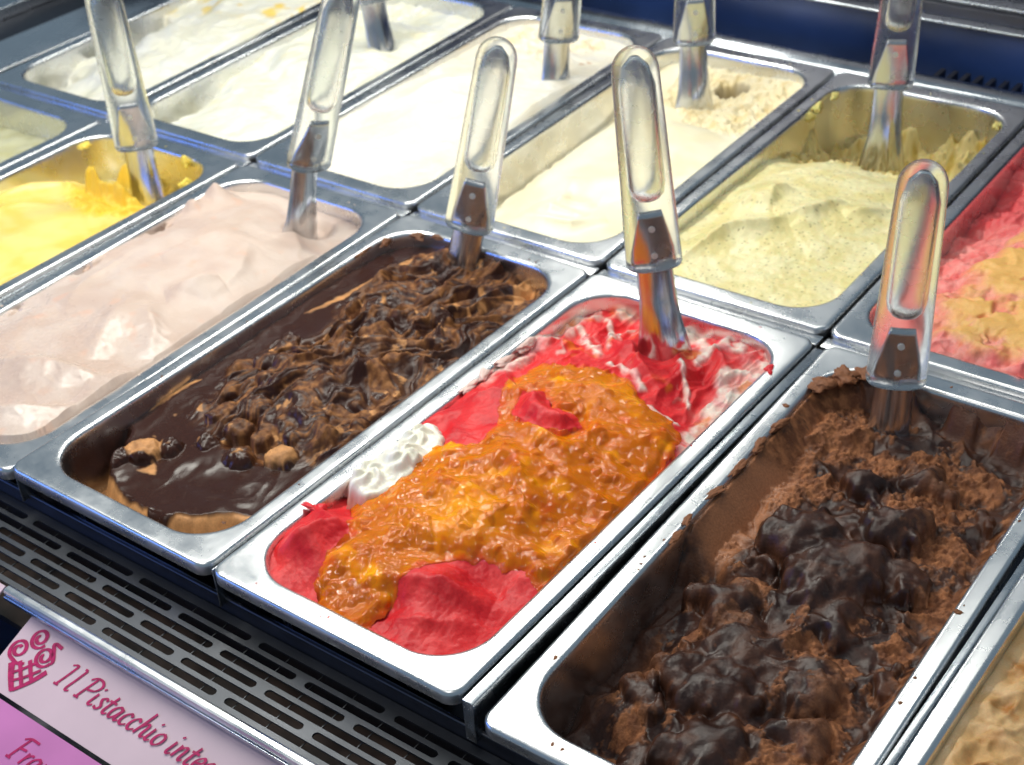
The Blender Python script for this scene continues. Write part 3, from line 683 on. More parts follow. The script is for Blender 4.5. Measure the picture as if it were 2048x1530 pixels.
def nut(x, y, wd):
    z = ctrl(x, y, [(20, 60, -24), (20, 120, -24), (18, 200, -22), (22, 250, -20), (30, 40, -22), (60, 60, -10), (90, 40, -10), (130, 70, -8), (70, 120, -2), (110, 120, 0), (145, 140, -5), (70, 200, -2), (110, 200, -2), (50, 240, -12), (90, 250, -14), (130, 250, -10), (40, 300, -26), (80, 300, -24), (120, 310, -14), (40, 330, -12), (90, 338, -12), (150, 320, -8), (150, 220, -6)], 17)
    z = z - 14 * ss(40, 20, x + 8 * fbm(x, y, 20, 3, 250)) * ss(280, 240, y)
    ax, ay = warp(x, y, 36, 9, 251)
    z = z + 1.6 * fbm(ax, ay, 36, 2, 253)
    z = z + fold(x, y, [(64, 42), (88, 36), (114, 42), (134, 60)], 7, 9, 3) + fold(x, y, [(70, 52), (92, 50), (118, 56)], 6, 8, 3) + fold(x, y, [(74, 66), (94, 66), (116, 74)], 3, 8, 3) + fold(x, y, [(90, 44), (88, 70), (78, 98)], 4, 10, 4)
    z = z + fold(x, y, [(38, 60), (32, 100), (38, 150), (44, 200)], 4, 10, 6)
    ro = ss(-5, 6, sdpoly(*warp(x, y, 20, 8, 255), [(36, 345), (40, 280), (70, 258), (88, 242), (112, 226), (150, 222), (150, 345)]))
    z = z + ro * ((ridge(ax, ay, 17, 3, 257) - 0.6) * 8 + 2.4 * fbm(x, y, 5, 3, 259))
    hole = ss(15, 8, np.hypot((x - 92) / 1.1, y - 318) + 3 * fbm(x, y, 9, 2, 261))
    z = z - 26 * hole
    c = cmix((0.80, 0.71, 0.48), (0.82, 0.76, 0.57), ss(-0.3, 0.3, fbm(ax, ay, 36, 2, 263)))
    c = cmix(c, (0.72, 0.56, 0.27), ro * (0.35 + 0.5 * ss(0.0, 0.4, fbm(x, y, 14, 3, 265))))
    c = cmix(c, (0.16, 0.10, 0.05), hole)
    return z, c, np.clip(0.34 + 0.22 * ro, 0.2, 0.8)
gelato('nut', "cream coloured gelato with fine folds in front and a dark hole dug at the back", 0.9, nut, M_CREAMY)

def pist(x, y, wd):
    z = ctrl(x, y, [(20, 40, -12), (20, 100, -14), (18, 200, -14), (24, 240, -22), (60, 30, -8), (80, 80, -6), (130, 60, -8), (70, 130, -4), (110, 130, -4), (145, 130, -8), (60, 190, -5), (110, 190, -6), (145, 190, -12), (60, 225, -9), (110, 230, -12), (40, 262, -46), (90, 268, -40), (130, 270, -34), (60, 310, -58), (110, 310, -54), (90, 338, -56), (148, 320, -44), (150, 250, -24)], 17)
    ax, ay = warp(x, y, 30, 8, 271)
    z = z + 2.0 * fbm(ax, ay, 30, 3, 273) + 0.6 * fbm(x, y, 6, 3, 275)
    z = z + fold(x, y, [(34, 20), (44, 62), (50, 84), (76, 102), (78, 122)], 13, 18, 4.5) + fold(x, y, [(63, 120), (54, 145), (58, 164)], 8, 12, 4)
    z = z + fold(x, y, [(72, 116), (92, 131), (104, 162)], 10, 14, 4) + fold(x, y, [(86, 110), (104, 126)], 3, 8, 3) + fold(x, y, [(34, 116), (44, 131), (62, 130)], 6, 12, 3) + fold(x, y, [(112, 142), (134, 174)], 6, 12, 3)
    ro = ss(226, 244, y + 9 * fbm(x, y, 20, 3, 277))
    f1, f2, cid = worley(x, y, 5, 278)
    z = z + ro * ((ridge(ax, ay, 18, 3, 279) - 0.55) * 11 + 3 * fbm(x, y, 4.5, 3, 281) + (0.6 - f1) * 3)
    wallstick = ss(20, 3, wd) * ro * ss(-0.30, 0.35, fbm(x, y, 34, 2, 283))
    z = z + 26 * wallstick
    z = z + 2.0 * damp(z, 0.75, 0.4) * ro * fbm(x, y, 4, 3, 282)
    c = cmix((0.68, 0.59, 0.27), (0.73, 0.66, 0.37), ss(-0.3, 0.3, fbm(ax, ay, 26, 3, 285)))
    c = cmix(c, (0.42, 0.29, 0.055), ro * (0.5 + 0.5 * ss(-0.1, 0.4, fbm(x, y, 11, 3, 287))))
    d1, d2, ci = worley(x, y, 4.5, 289)
    sp = ss(0.16, 0.09, d1) * (ci > 0.62)
    c = cmix(c, (0.12, 0.09, 0.03), 0.8 * sp)
    return z, c, np.clip(0.36 + 0.25 * ro, 0.2, 0.8)
gelato('pist', "pale green speckled gelato, folded in front and dug deep at the back", 0.75, pist, M_SORBET)

def pink(x, y, wd):
    z = ctrl(x, y, [(20, 40, -10), (24, 100, -16), (20, 160, -22), (20, 240, -26), (60, 60, -2), (60, 120, 0), (100, 80, 4), (100, 160, 4), (60, 200, -4), (60, 280, -8), (110, 260, 0)], 22)
    ax, ay = warp(x, y, 26, 10, 291)
    z = z + (ridge(ax, ay, 34, 2, 293) - 0.55) * 9 + 1.6 * fbm(x, y, 6, 3, 295) + 0.7 * fbm(x, y, 2.6, 2, 296)
    z0 = z
    ye = ss(-9, 9, sdpoly(*warp(x, y, 26, 16, 297), [(60, 30), (50, 70), (58, 100), (46, 120), (56, 150), (60, 190), (110, 220), (165, 200), (165, 20)]))
    ye = np.clip(ye * (1 - 0.9 * ss(0.05, 0.45, fbm(ax, ay, 24, 4, 299))), 0, 1)
    c = cmix((0.72, 0.13, 0.12), (0.78, 0.29, 0.25), ss(-0.4, 0.4, fbm(x, y, 14, 4, 301)))
    c = cmix(c, (0.60, 0.035, 0.05), ss(140, 230, y) * 0.7)
    c = cmix(c, (0.76, 0.42, 0.12), ye)
    zs = ctrl(x, y, [(60, 60, 2), (60, 120, 3), (100, 80, 8), (100, 160, 8), (60, 200, 0), (110, 260, 2)], 24) + 4 * fbm(ax, ay, 26, 2, 298)
    return mix(z, zs + 0.25 * (z - zs), ye), c, np.full(x.shape, 0.45)
gelato('pink', "rough pink sorbet with yellow swirls at the right edge of the photo", 0.9, pink, M_SORBET)

def fior(x, y, wd):
    z = ctrl(x, y, [(20, 60, -22), (20, 120, -14), (18, 220, -8), (70, 40, -5), (60, 100, -2), (110, 80, 0), (145, 100, -3), (80, 180, 4), (120, 180, 2), (70, 260, -2), (120, 260, -6), (60, 320, -16), (110, 320, -16), (150, 240, -6)], 20)
    z = z + 4.5 * fbm(*warp(x, y, 36, 12, 311), 34, 3, 313) + fold(x, y, [(40, 110), (80, 140), (120, 200)], 5, 16, 4)
    z = z - 16 * ss(34, 18, x + 9 * fbm(x, y, 18, 3, 314)) * ss(130, 90, y)
    ro = ss(205, 240, y + 10 * fbm(x, y, 20, 3, 315)) * ss(40, 70, y)
    z = z + ro * (ridge(x, y, 18, 3, 317) - 0.6) * 6 * ss(90, 60, x)
    c = cmix((0.74, 0.72, 0.57), (0.76, 0.75, 0.65), ss(-0.3, 0.3, fbm(x, y, 30, 2, 319)))
    c = cmix(c, (0.78, 0.66, 0.30), 0.4 * ss(0.15, 0.5, fbm(x, y, 22, 3, 321)))
    return z, c, np.full(x.shape, 0.35)
gelato('fior', "plain white gelato in the pan behind the bright yellow one", 1.0, fior, M_CREAMY)

def vanilla(x, y, wd):
    z = ctrl(x, y, [(20, 60, -26), (24, 110, -14), (18, 160, -18), (22, 220, -10), (60, 40, -14), (80, 80, -2), (120, 80, 0), (145, 60, -4), (80, 160, 2), (120, 180, 4), (80, 260, 2), (120, 280, 0), (80, 330, -8)], 19)
    z = z + 4.5 * fbm(*warp(x, y, 34, 12, 331), 32, 3, 333)
    dug = ss(-4, 6, sdpoly(*warp(x, y, 14, 6, 334), [(8, 100), (8, 200), (46, 196), (60, 168), (40, 140), (38, 108)]))
    z = z - 20 * dug + 2 * fbm(x, y, 6, 3, 335) * dug
    z = z - 18 * ss(40, 20, np.hypot(x - 14, y - 40) + 10 * fbm(x, y, 14, 3, 336))
    c = cmix((0.74, 0.71, 0.57), (0.76, 0.74, 0.65), ss(-0.3, 0.3, fbm(x, y, 30, 2, 337)))
    ye = ss(0.05, 0.35, fbm(x, y, 24, 3, 339)) * ss(190, 240, y)
    c = cmix(c, (0.80, 0.58, 0.14), ye)
    return z, c, np.full(x.shape, 0.35)
gelato('vanilla', "white gelato streaked with yellow in the back left corner", 1.0, vanilla, M_CREAMY)

# ---- bits and smears left on the rims
def blob_mesh(name, r, flat, seed, col, rough):
    bm = bmesh.new(); bmesh.ops.create_icosphere(bm, subdivisions=4, radius=1)
    V = np.array([v.co[:] for v in bm.verts])
    n = fbm(V[:, 0] * 10 + 40, V[:, 1] * 10 + V[:, 2] * 7, 9, 4, seed, 0.6)
    q = V * (1 + 0.9 * n)[:, None] * np.array(r)
    q[:, 2] = np.where(q[:, 2] < 0, q[:, 2] * 0.3, q[:, 2] * 0.7)
    me = bpy.data.meshes.new(name); bm.to_mesh(me); bm.free()
    me.vertices.foreach_set("co", (q * 0.001).astype(np.float32).ravel())
    me.polygons.foreach_set("use_smooth", np.ones(len(me.polygons), bool))
    c = np.ones((len(V), 4), np.float32); c[:, :3] = np.array(col) * (1 + 0.3 * n)[:, None]
    me.attributes.new("col", 'FLOAT_COLOR', 'POINT').data.foreach_set("color", c.ravel())
    me.attributes.new("rough", 'FLOAT', 'POINT').data.foreach_set("value", np.full(len(V), rough, np.float32))
    return me
GROOT = {o["label"]: o for o in COL.objects if o.name.startswith("gelato") and o.get("category") == "gelato"}
def groot(key):
    for l, o in GROOT.items():
        if (o.location - Vector(TF[key][0])).length < 1e-6: return o
def bits(key, L, col, rough, mat, nm="smear"):
    p = groot(key)
    for i, (x, y, z, r) in enumerate(L):
        me = blob_mesh(nm, r, 0, 400 + i * 7 + len(key), col, rough)
        o = link(nm, me, mat, p, (x / 1000, y / 1000, z / 1000)); o.rotation_euler = (0, 0, 0.25 * math.sin(i * 2.1))
BR = (0.22, 0.08, 0.03)
bits('dark', [(13, 158, -1, (2.2, 6, 1.4)), (12, 172, 0, (2.0, 5, 1.0)), (12.5, 200, -1, (2.4, 8, 2.0)), (13, 226, -1, (2.4, 9, 2.2)), (13, 250, -1, (2.6, 9, 2.4)), (14, 272, -1, (3.2, 8, 3)), (16, 322, -2, (7, 9, 5)), (24, 336, -2, (9, 8, 6)), (36, 345, -2, (9, 6, 4.5)), (48, 349, -2, (8, 4, 3)), (60, 350, -1, (6, 3, 2)), (9, 290, 0, (2.2, 1.6, 0.9)), (160, 180, 0, (2.4, 1.6, 0.8)), (158, 232, -1, (2.2, 4, 1.2))], BR, 0.6, M_CRUMB)
bits('berry', [(159, 318, -0.5, (2.6, 4, 2)), (162, 314, 0, (1.6, 2.2, 1.6)), (18, 66, 0, (5, 4, 5)), (12, 64, 2.5, (5, 1.8, 1.6))], (0.68, 0.02, 0.03), 0.4, M_SORBET)
bits('berry', [(13, 206, -1, (3, 8, 2.6)), (13, 222, -1, (3, 7, 3)), (14, 240, -1, (3, 7, 3)), (16, 262, -1, (3.6, 8, 5))], (0.72, 0.52, 0.46), 0.45, M_CREAMY)
bits('yellow', [(22, 320, -3, (4, 6, 4)), (44, 346, -3, (4, 3, 8)), (120, 344, -6, (5, 3, 9)), (150, 316, -6, (3, 6, 7))], (0.80, 0.62, 0.10), 0.5, M_CREAMY)
bits('hazel', [(12, 300, -1.5, (1.6, 9, 1.6)), (16, 322, -2, (3, 7, 3)), (30, 340, -2, (6, 4, 3)), (44, 346, -2, (6, 2.5, 2.4)), (9, 112, 0, (0.8, 0.8, 0.5)), (150, 30, 0, (1.3, 1.0, 0.3))], (0.14, 0.05, 0.016), 0.5, M_CRUMB)
bits('pist', [(18, 318, -3, (3, 6, 5)), (15, 296, -5, (3, 7, 8)), (14, 282, -8, (3, 5, 8)), (150, 330, -6, (3, 5, 6))], (0.62, 0.54, 0.18), 0.5, M_SORBET)

rs = np.random.RandomState(21)
def specks(key, n, col, mat, rough=0.5):
    L = []
    for i in range(n):
        if rs.rand() < 0.5: px, py = rs.choice([8.5, 160.5]) + rs.uniform(-2, 2), rs.uniform(40, 330)
        else: px, py = rs.uniform(30, 140), rs.choice([5.5, 353]) + rs.uniform(-3, 3)
        r = rs.uniform(0.35, 1.0); L.append((px, py, 0, (r, r * rs.uniform(0.7, 1.8), 0.35)))
    bits(key, L, col, rough, mat, "speck")
specks('dark', 12, BR, M_CRUMB); specks('hazel', 9, (0.06, 0.022, 0.01), M_CHOC, 0.3); specks('berry', 7, (0.62, 0.03, 0.03), M_SORBET, 0.3)
specks('rose', 6, (0.6, 0.48, 0.42), M_CREAMY); specks('pist', 8, (0.6, 0.52, 0.2), M_SORBET); specks('nut', 6, (0.75, 0.65, 0.42), M_CREAMY); specks('yellow', 6, (0.8, 0.62, 0.12), M_CREAMY)

# ------------------------------------------------------------------ spatulas
def superell(hx, hy, n=28, e=3.0):
    P = []
    for i in range(n):
        a = 2 * math.pi * i / n; c, s = math.cos(a), math.sin(a)
        P.append((hx * math.copysign(abs(c) ** (2 / e), c), hy * math.copysign(abs(s) ** (2 / e), s)))
    return P
def handle_mesh():
    V = []; F = []; n = 28
    def tube(secs, flip=False, cap0=True, cap1=True):
        b = len(V)
        for z, hx, hy, e in secs:
            V.extend([(p[0], p[1], z) for p in superell(hx, hy, n, e)])
        for a in range(len(secs) - 1):
            for i in range(n):
                j = (i + 1) % n; q = (b + a * n + i, b + a * n + j, b + (a + 1) * n + j, b + (a + 1) * n + i)
                F.append(q[::-1] if flip else q)
        c0 = tuple(b + i for i in range(n)); c1 = tuple(b + (len(secs) - 1) * n + i for i in range(n))
        F.append(c0 if flip else c0[::-1]); F.append(c1[::-1] if flip else c1)
    mmv = 0.001
    out = [(0.0, 14.4, 9.6, 2.5), (0.8, 15.6, 10.8, 2.5), (2.5, 16.2, 11.4, 2.5), (30, 15.6, 11.8, 2.3), (52, 14.8, 12.2, 2.15), (95, 13.8, 12.2, 2.05), (126, 12.9, 11.8, 2.0)]
    for t in (0.2, 0.35, 0.5, 0.64, 0.76, 0.86, 0.93, 0.975, 0.998):
        c = math.sqrt(1 - t * t); out.append((126 + 15.5 * t, 12.9 * c, 11.8 * c, 2.0))
    tube([(a * mmv, b * mmv * 1.07, c * mmv, e) for a, b, c, e in out])
    inn = [(45, 2, 2, 2), (46.5, 6.0, 5.0, 2), (50, 8.6, 7.6, 2), (56, 9.6, 8.4, 2), (118, 9.0, 8.2, 2), (129, 6.6, 6.2, 2), (134, 2.6, 2.4, 2)]
    tube([(a * mmv, b * mmv, c * mmv, e) for a, b, c, e in inn], True)
    return mesh_py("spatula_handle", V, F, True)
def blade_mesh():
    V = []; F = []
    prof = [(-112, 20, 0.010), (-95, 20.5, 0.012), (-72, 19.5, 0.014), (-56, 16.5, 0.017), (-40, 13.4, 0.020), (-24, 11.8, 0.022), (-6, 11.4, 0.022), (4, 11.6, 0.02), (12, 11.2, 0.015), (22, 9.6, 0.008), (34, 7.2, 0.003), (39, 6.2, 0.0)]
    nx = 13; th = 0.6
    for sgn in (1, -1):
        for z, hw, cv in prof:
            for i in range(nx):
                u = -1 + 2 * i / (nx - 1); xx = hw * u
                V.append((xx * .001, (cv * xx * xx * 1.6 + sgn * th - 1.5 - 0.0035 * min(0, z + 4) ** 2 * (0.5 if z < -50 else 1) * 0.55 + 0.16 * min(0, z + 4)) * .001, z * .001))
    m = len(prof)
    for s in (0, 1):
        for a in range(m - 1):
            for i in range(nx - 1):
                b = s * m * nx; q = (b + a * nx + i, b + a * nx + i + 1, b + (a + 1) * nx + i + 1, b + (a + 1) * nx + i)
                F.append(q[::-1] if s == 0 else q)
    def strip(idx):
        for a, b in zip(idx[:-1], idx[1:]):
            F.append((a, b, b + m * nx, a + m * nx))
    strip([a * nx for a in range(m)][::-1]); strip([a * nx + nx - 1 for a in range(m)])
    strip([i for i in range(nx)]); strip([(m - 1) * nx + i for i in range(nx)][::-1])
    me = mesh_py("spatula_blade", V, F, True)
    return me
def rivet_mesh(z):
    bm = bmesh.new()
    bmesh.ops.create_cone(bm, cap_ends=True, segments=16, radius1=0.0019, radius2=0.0019, depth=0.004)
    bmesh.ops.rotate(bm, verts=bm.verts[:], cent=(0, 0, 0), matrix=Matrix.Rotation(R(90), 3, 'X'))
    bmesh.ops.translate(bm, verts=bm.verts[:], vec=(0, -0.0014, z))
    me = bpy.data.meshes.new("spatula_rivet"); bm.to_mesh(me); bm.free(); return me
M_RIVET = plain("rivet_plastic", (0.75, 0.74, 0.68), 0.35)
HM, BM_, RM1, RM2 = handle_mesh(), blade_mesh(), rivet_mesh(0.009), rivet_mesh(0.027)
HM.materials.append(M_ACR); BM_.materials.append(M_BLADE); RM1.materials.append(M_RIVET); RM2.materials.append(M_RIVET)
# name: base point, direction, blade length out of the gelato, twist about its own axis, label
SP = [
 ((-.2377, .3146, -.03), (-0.005, -0.008, 1.0), .048, -0.1, "upright clear handled spatula standing in the yellow gelato"),
 ((-.0644, .309, -.01), (0.243, 0.192, 0.951), .056, 0.55, "clear handled spatula leaning back in the pale rose gelato with a flared blade"),
 ((.0731, .3374, -.012), (0.185, 0.124, 0.975), .031, -0.35, "clear handled spatula with rounded tip in the caramel and chocolate gelato"),
 ((.2567, .3114, -.004), (-0.063, -0.042, 0.997), .059, 0.15, "clear handled spatula with a red smeared blade in the red sorbet"),
 ((.4057, .3259, -.015), (0.031, 0.013, 0.999), .028, 0.1, "clear handled spatula tinted pink by reflections, in the dark chocolate gelato"),
 ((-.2275, .5971, -.012), (-0.018, -0.014, 1.0), .060, 0.3, "greenish spatula at the top edge, standing in the plain white gelato"),
 ((-.0409, .6077, -.012), (0.117, 0.077, 0.99), .053, 0.3, "cut off spatula with a flared blade in the ivory white gelato"),
 ((.0751, .6488, -.015), (0.013, 0.009, 1.0), .060, 0.2, "spatula standing beside the dark hole in the cream coloured gelato"),
 ((.2409, .6623, -.03), (0.042, 0.018, 0.999), .066, 0.2, "tall spatula reaching over the blue panel, in the pale green gelato"),
]
proto = None
for b, u, bl, tw, lab in SP:
    u = Vector(u).normalized(); b = Vector(b)
    hb = b + u * bl
    toc = (CAM - hb); toc.z = 0; toc.normalize()
    yy = (toc - u * toc.dot(u)).normalized() * -1.0
    xx = yy.cross(u).normalized()
    mt = Matrix((xx, yy, u)).transposed().to_4x4() @ Matrix.Rotation(tw, 4, 'Z')
    mt.translation = hb
    if proto is None:
        t = empty("spatula"); parts = []
        for nm, me in (("handle", HM), ("blade", BM_), ("rivet", RM1), ("rivet", RM2)):
            o = bpy.data.objects.new(nm, me); COL.objects.link(o); o.parent = t; parts.append(o)
        proto = (t, parts)
    else:
        t = proto[0].copy(); COL.objects.link(t)
        for q in proto[1]:
            c = q.copy(); COL.objects.link(c); c.parent = t
    t.matrix_world = mt
    tag(t, lab, "spatula", "serving spatulas standing in the gelato")

# ------------------------------------------------------------------ the display case
def bx(name, mat, parent, *a, bev=0.0):
    return link(name, box_mesh(name, *a, bev), mat, parent)
o = bx("counter", M_DARKSTEEL, None, -1.1, -0.30, -0.175, 1.0, 1.0, -0.150); tag(o, kind="structure")
# perforated air grille in front of the pans
ZG = -0.036
def grille_mesh():
    bm = bmesh.new(); th = 0.0012
    xa, xb = -0.42, 0.62; per = 0.0945; slot = 0.0873; rr = 0.0024; rows = 6; sp = 0.0077; y0 = -0.0037
    def slab(pts):
        vs = [bm.verts.new((p[0], p[1], ZG)) for p in pts]
        f = bm.faces.new(vs)
        e = bmesh.ops.extrude_face_region(bm, geom=[f])
        for v in e["geom"]:
            if isinstance(v, bmesh.types.BMVert): v.co.z -= th
    yt = y0 + 0.0077 / 2 + 0.004; yb = y0 - (rows - 1) * sp
    ys = [y0 - i * sp for i in range(rows)]
    # long bars between the rows
    edges = [yt] + sum([[y + rr, y - rr] for y in ys], []) + [yb - rr - 0.0032]
    for i in range(0, len(edges), 2):
        slab([(xa, edges[i + 1]), (xb, edges[i + 1]), (xb, edges[i]), (xa, edges[i])])
    for i, y in enumerate(ys):
        x = 0.1996 + 0.0405 * i
        k0 = math.floor((xa - x) / per)
        for k in range(k0, 20):
            cx = x + k * per; w = (per - slot) / 2
            if cx - w - rr < xa or cx + w + rr > xb: continue
            P = [(cx - w - rr, y - rr)]
            P += [(cx + w + rr, y - rr)]
            for s in range(1, 8):
                a = R(-90 - 180 * s / 8); P.append((cx + w + rr + rr * math.cos(a), y + rr * math.sin(a)))
            P += [(cx + w + rr, y + rr), (cx - w - rr, y + rr)]
            for s in range(1, 8):
                a = R(90 - 180 * s / 8); P.append((cx - w - rr + rr * math.cos(a), y + rr * math.sin(a)))
            slab(P)
    bmesh.ops.recalc_face_normals(bm, faces=bm.faces[:])
    me = bpy.data.meshes.new("slotted_plate"); bm.to_mesh(me); bm.free(); return me, yt, yb - rr - 0.0032
gm, gy1, gy0 = grille_mesh()
t = empty("air_grille", (0, 0, 0)); tag(t, "grey steel air grille with rows of long slots in front of the pans", "grille")
link("slotted_plate", gm, M_GRILLE, t)
for i in range(36):
    x = -0.30 + 0.0237 * i
    bx("wire", M_GRILLE, t, x, gy0 + 0.002, ZG - 0.0035, x + 0.0005, gy1 - 0.002, ZG - 0.003)
bx("drain_floor", M_BROWN, t, -0.42, gy0, -0.075, 0.62, gy1, -0.070)
bx("rear_lip", M_DARKSTEEL, t, -0.42, gy1 + 0.0005, ZG - 0.03, 0.62, gy1 + 0.0035, ZG + 0.010, bev=0.001)
# chrome trim in front of the grille
t = empty("chrome_trim", (0, 0, 0)); tag(t, "bright chrome strip between the air grille and the flavour cards", "trim")
def prof_bar(name, prof, xa, xb, mat, parent, n=1):
    V = []; F = []; k = len(prof)
    for x in (xa, xb): V += [(x, p[0], p[1]) for p in prof]
    for i in range(k):
        j = (i + 1) % k; F.append((i, j, k + j, k + i))
    F.append(tuple(range(k))[::-1]); F.append(tuple(range(k, 2 * k)))
    me = mesh_py(name, V, F, False); 
    bm = bmesh.new(); bm.from_mesh(me); bmesh.ops.recalc_face_normals(bm, faces=bm.faces[:]); bm.to_mesh(me); bm.free()
    return link(name, me, mat, parent)
YT = gy0 - 0.0006
cp = [(YT, ZG - 0.0035), (YT, ZG + 0.0008), (YT - 0.0012, ZG + 0.0014), (YT - 0.0036, ZG + 0.0014), (YT - 0.0048, ZG + 0.0008), (YT - 0.0052, ZG - 0.0006), (YT - 0.0052, ZG - 0.0035)]
o = prof_bar("moulding", cp, 0.050, 0.62, M_TRIM, t)
bx("bead", M_RAIL, t, 0.050, YT - 0.0064, ZG - 0.0052, 0.62, YT - 0.0054, ZG - 0.0028, bev=0.0004)

# flavour cards
def ribbon(name, strokes, w0, w1, nib, mat, parent, zoff=0.0003):
    V = []; F = []
    for si, P in enumerate(strokes):
        P = np.array(P, float)
        if len(P) > 2:                                   # Catmull-Rom through the points
            Q = np.vstack([2 * P[0] - P[1], P, 2 * P[-1] - P[-2]]); out = []
            for i in range(1, len(Q) - 2):
                for tt in np.linspace(0, 1, 7)[:-1]:
                    a, b, c, d = Q[i - 1:i + 3]
                    out.append(0.5 * (2 * b + (c - a) * tt + (2 * a - 5 * b + 4 * c - d) * tt ** 2 + (3 * b - a - 3 * c + d) * tt ** 3))
            out.append(P[-1]); P = np.array(out)
        T = np.gradient(P, axis=0); T /= np.linalg.norm(T, axis=1)[:, None] + 1e-9
        ang = np.arctan2(T[:, 1], T[:, 0]); w = w0 + (w1 - w0) * np.abs(np.sin(ang - nib))
        n = np.stack([-T[:, 1], T[:, 0]], 1) * w[:, None] / 2
        b = len(V)
        for q, nn in zip(P, n):
            V.append((q[0] + nn[0], q[1] + nn[1], zoff + si * 2e-5)); V.append((q[0] - nn[0], q[1] - nn[1], zoff + si * 2e-5))
        for i in range(len(P) - 1):
            F.append((b + 2 * i, b + 2 * i + 1, b + 2 * i + 3, b + 2 * i + 2))
    V = [(a * .001, b * .001, c) for a, b, c in V]
    return link(name, mesh_py(name, V, F), mat, parent)
# letters in units of the x-height; second value is the advance
G = {
 'I': ([[(-.15, 1.75), (.1, 1.9), (.35, 1.85)], [(.28, 1.85), (.16, .9), (0, 0)], [(-.2, .02), (.2, .04)]], .75),
 'l': ([[(.1, 1.95), (.34, 1.95)], [(.34, 1.95), (.22, 1.0), (.1, .15), (.25, 0), (.42, .1)]], .62),
 'P': ([[(0, 0), (.15, .9), (.32, 1.8)], [(-.1, 1.55), (.2, 1.85), (.7, 1.85), (1.0, 1.5), (.8, 1.0), (.25, .82)], [(-.2, .02), (.22, .02)]], 1.05),
 'i': ([[(.18, 1.0), (.1, .5), (.05, .12), (.2, 0), (.4, .15)], [(.24, 1.40), (.30, 1.47), (.38, 1.56)]], .52),
 's': ([[(.6, .85), (.4, 1.0), (.18, .82), (.3, .55), (.45, .3), (.3, .02), (.02, .12)]], .70),
 't': ([[(.36, 1.5), (.22, .8), (.14, .18), (.3, 0), (.5, .15)], [(.0, 1.0), (.58, 1.02)]], .62),
 'a': ([[(.66, .85), (.4, 1.0), (.1, .7), (.05, .2), (.25, 0), (.5, .3), (.7, .98)], [(.7, .98), (.6, .2), (.72, 0), (.9, .15)]], .95),
 'c': ([[(.62, .8), (.42, 1.0), (.12, .7), (.06, .25), (.28, 0), (.62, .2)]], .72),
 'h': ([[(.36, 1.9), (.2, .9), (.02, 0)], [(.1, .5), (.4, .95), (.62, .9), (.56, .2), (.68, 0), (.86, .15)]], .95),
 'o': ([[(.42, 1.0), (.12, .75), (.05, .25), (.28, 0), (.6, .25), (.66, .75), (.42, 1.0)]], .78),
 'n': ([[(.16, 1.0), (.1, .5), (.02, 0)], [(.1, .5), (.4, .95), (.62, .9), (.56, .2), (.68, 0), (.86, .15)]], .95),
 'e': ([[(.1, .45), (.5, .6), (.58, .85), (.4, 1.0), (.12, .7), (.06, .25), (.28, 0), (.6, .2)]], .72),
 'g': ([[(.62, .85), (.4, 1.0), (.1, .7), (.08, .3), (.28, .1), (.52, .3), (.68, .98)], [(.68, .98), (.55, 0), (.35, -.6), (.0, -.65), (-.1, -.4)]], .85),
 'F': ([[(0, 0), (.15, .9), (.32, 1.8)], [(-.1, 1.6), (.3, 1.85), (1.05, 1.85)], [(.16, .95), (.75, 1.0)], [(-.2, .02), (.22, .02)]], .95),
 'r': ([[(.16, 1.0), (.1, .5), (.02, 0)], [(.1, .5), (.35, .9), (.58, .95)]], .62),
 ' ': ([], .55),
}
def write(s, x, y, h, sx, slant=0.22):
    out = []
    for ch in s:
        st, adv = G[ch]
        for P in st:
            out.append([(x + (p[0] + slant * p[1]) * h * sx, y + p[1] * h) for p in P])
        x += adv * h * sx
    return out, x
def card(name, label, loc, rx, w, h, mat):
    t = empty(name, loc, (rx, 0, 0)); tag(t, label, "flavour card", "flavour cards below the chrome strip")
    # local frame: x right, y up the card, origin at the top left corner
    link("paper", box_mesh("paper", 0, -h, -0.0012, w, 0, 0.0, 0.0), mat, t)
    return t
TILT = math.atan2(0.37, 0.925)
t = card("flavour_card", "pale pink card reading Il Pistacchio with a cone drawing", (.0693, -.0500, -.0455), TILT, .30, .0450, M_CARD)
tx, xe = write("Il Pistacchio integ", 45, -26.0, 7.4, 1.17)
ribbon("lettering", tx, 0.9, 1.9, 0.55, M_INK, t)
def spiral(cx, cy, r, turns, a0, tail):
    P = []
    n = int(14 * turns)
    for i in range(n + 1):
        a = a0 + 2 * math.pi * turns * i / n; q = r * (0.18 + 0.82 * i / n) ** 0.8
        P.append((cx + q * math.cos(a), cy + q * math.sin(a)))
    return P + tail
ic = [spiral(16, -9.8, 6.2, 1.6, 2.2, []), spiral(8.3, -20.5, 6.2, 1.55, 1.2, [(13.5, -27.5), (18, -25.6)]), spiral(27, -17.0, 6.4, 1.6, 2.6, [(27, -8.6), (33.5, -8.6)])]
ic += [[(9.5, -29), (16, -35.5), (22.5, -41)], [(11, -28), (17, -35), (23.5, -41)], [(22.5, -41), (29, -33), (34.5, -23)], [(23.5, -40.5), (30.5, -32), (35.5, -23.5)],
       [(14.5, -25.5), (20, -30.5), (26.5, -36)], [(20, -22.5), (25, -27), (31, -32)], [(14, -34), (19, -29), (25, -22)], [(18, -37), (24.5, -31.5), (31, -24)]]
ribbon("cone_drawing", ic, 1.4, 2.6, 0.6, M_INK, t)
t = card("flavour_card", "deep magenta card in the bottom left corner reading Fran", (.0693 - .03, -.0500 - .0475 * math.cos(TILT), -.0455 - .0475 * math.sin(TILT)), TILT, .20, .05, M_CARD2)
tx, xe = write("Fran", 80, -22.0, 7.4, 1.17)
ribbon("lettering", tx, 0.9, 1.9, 0.55, M_INK, t)
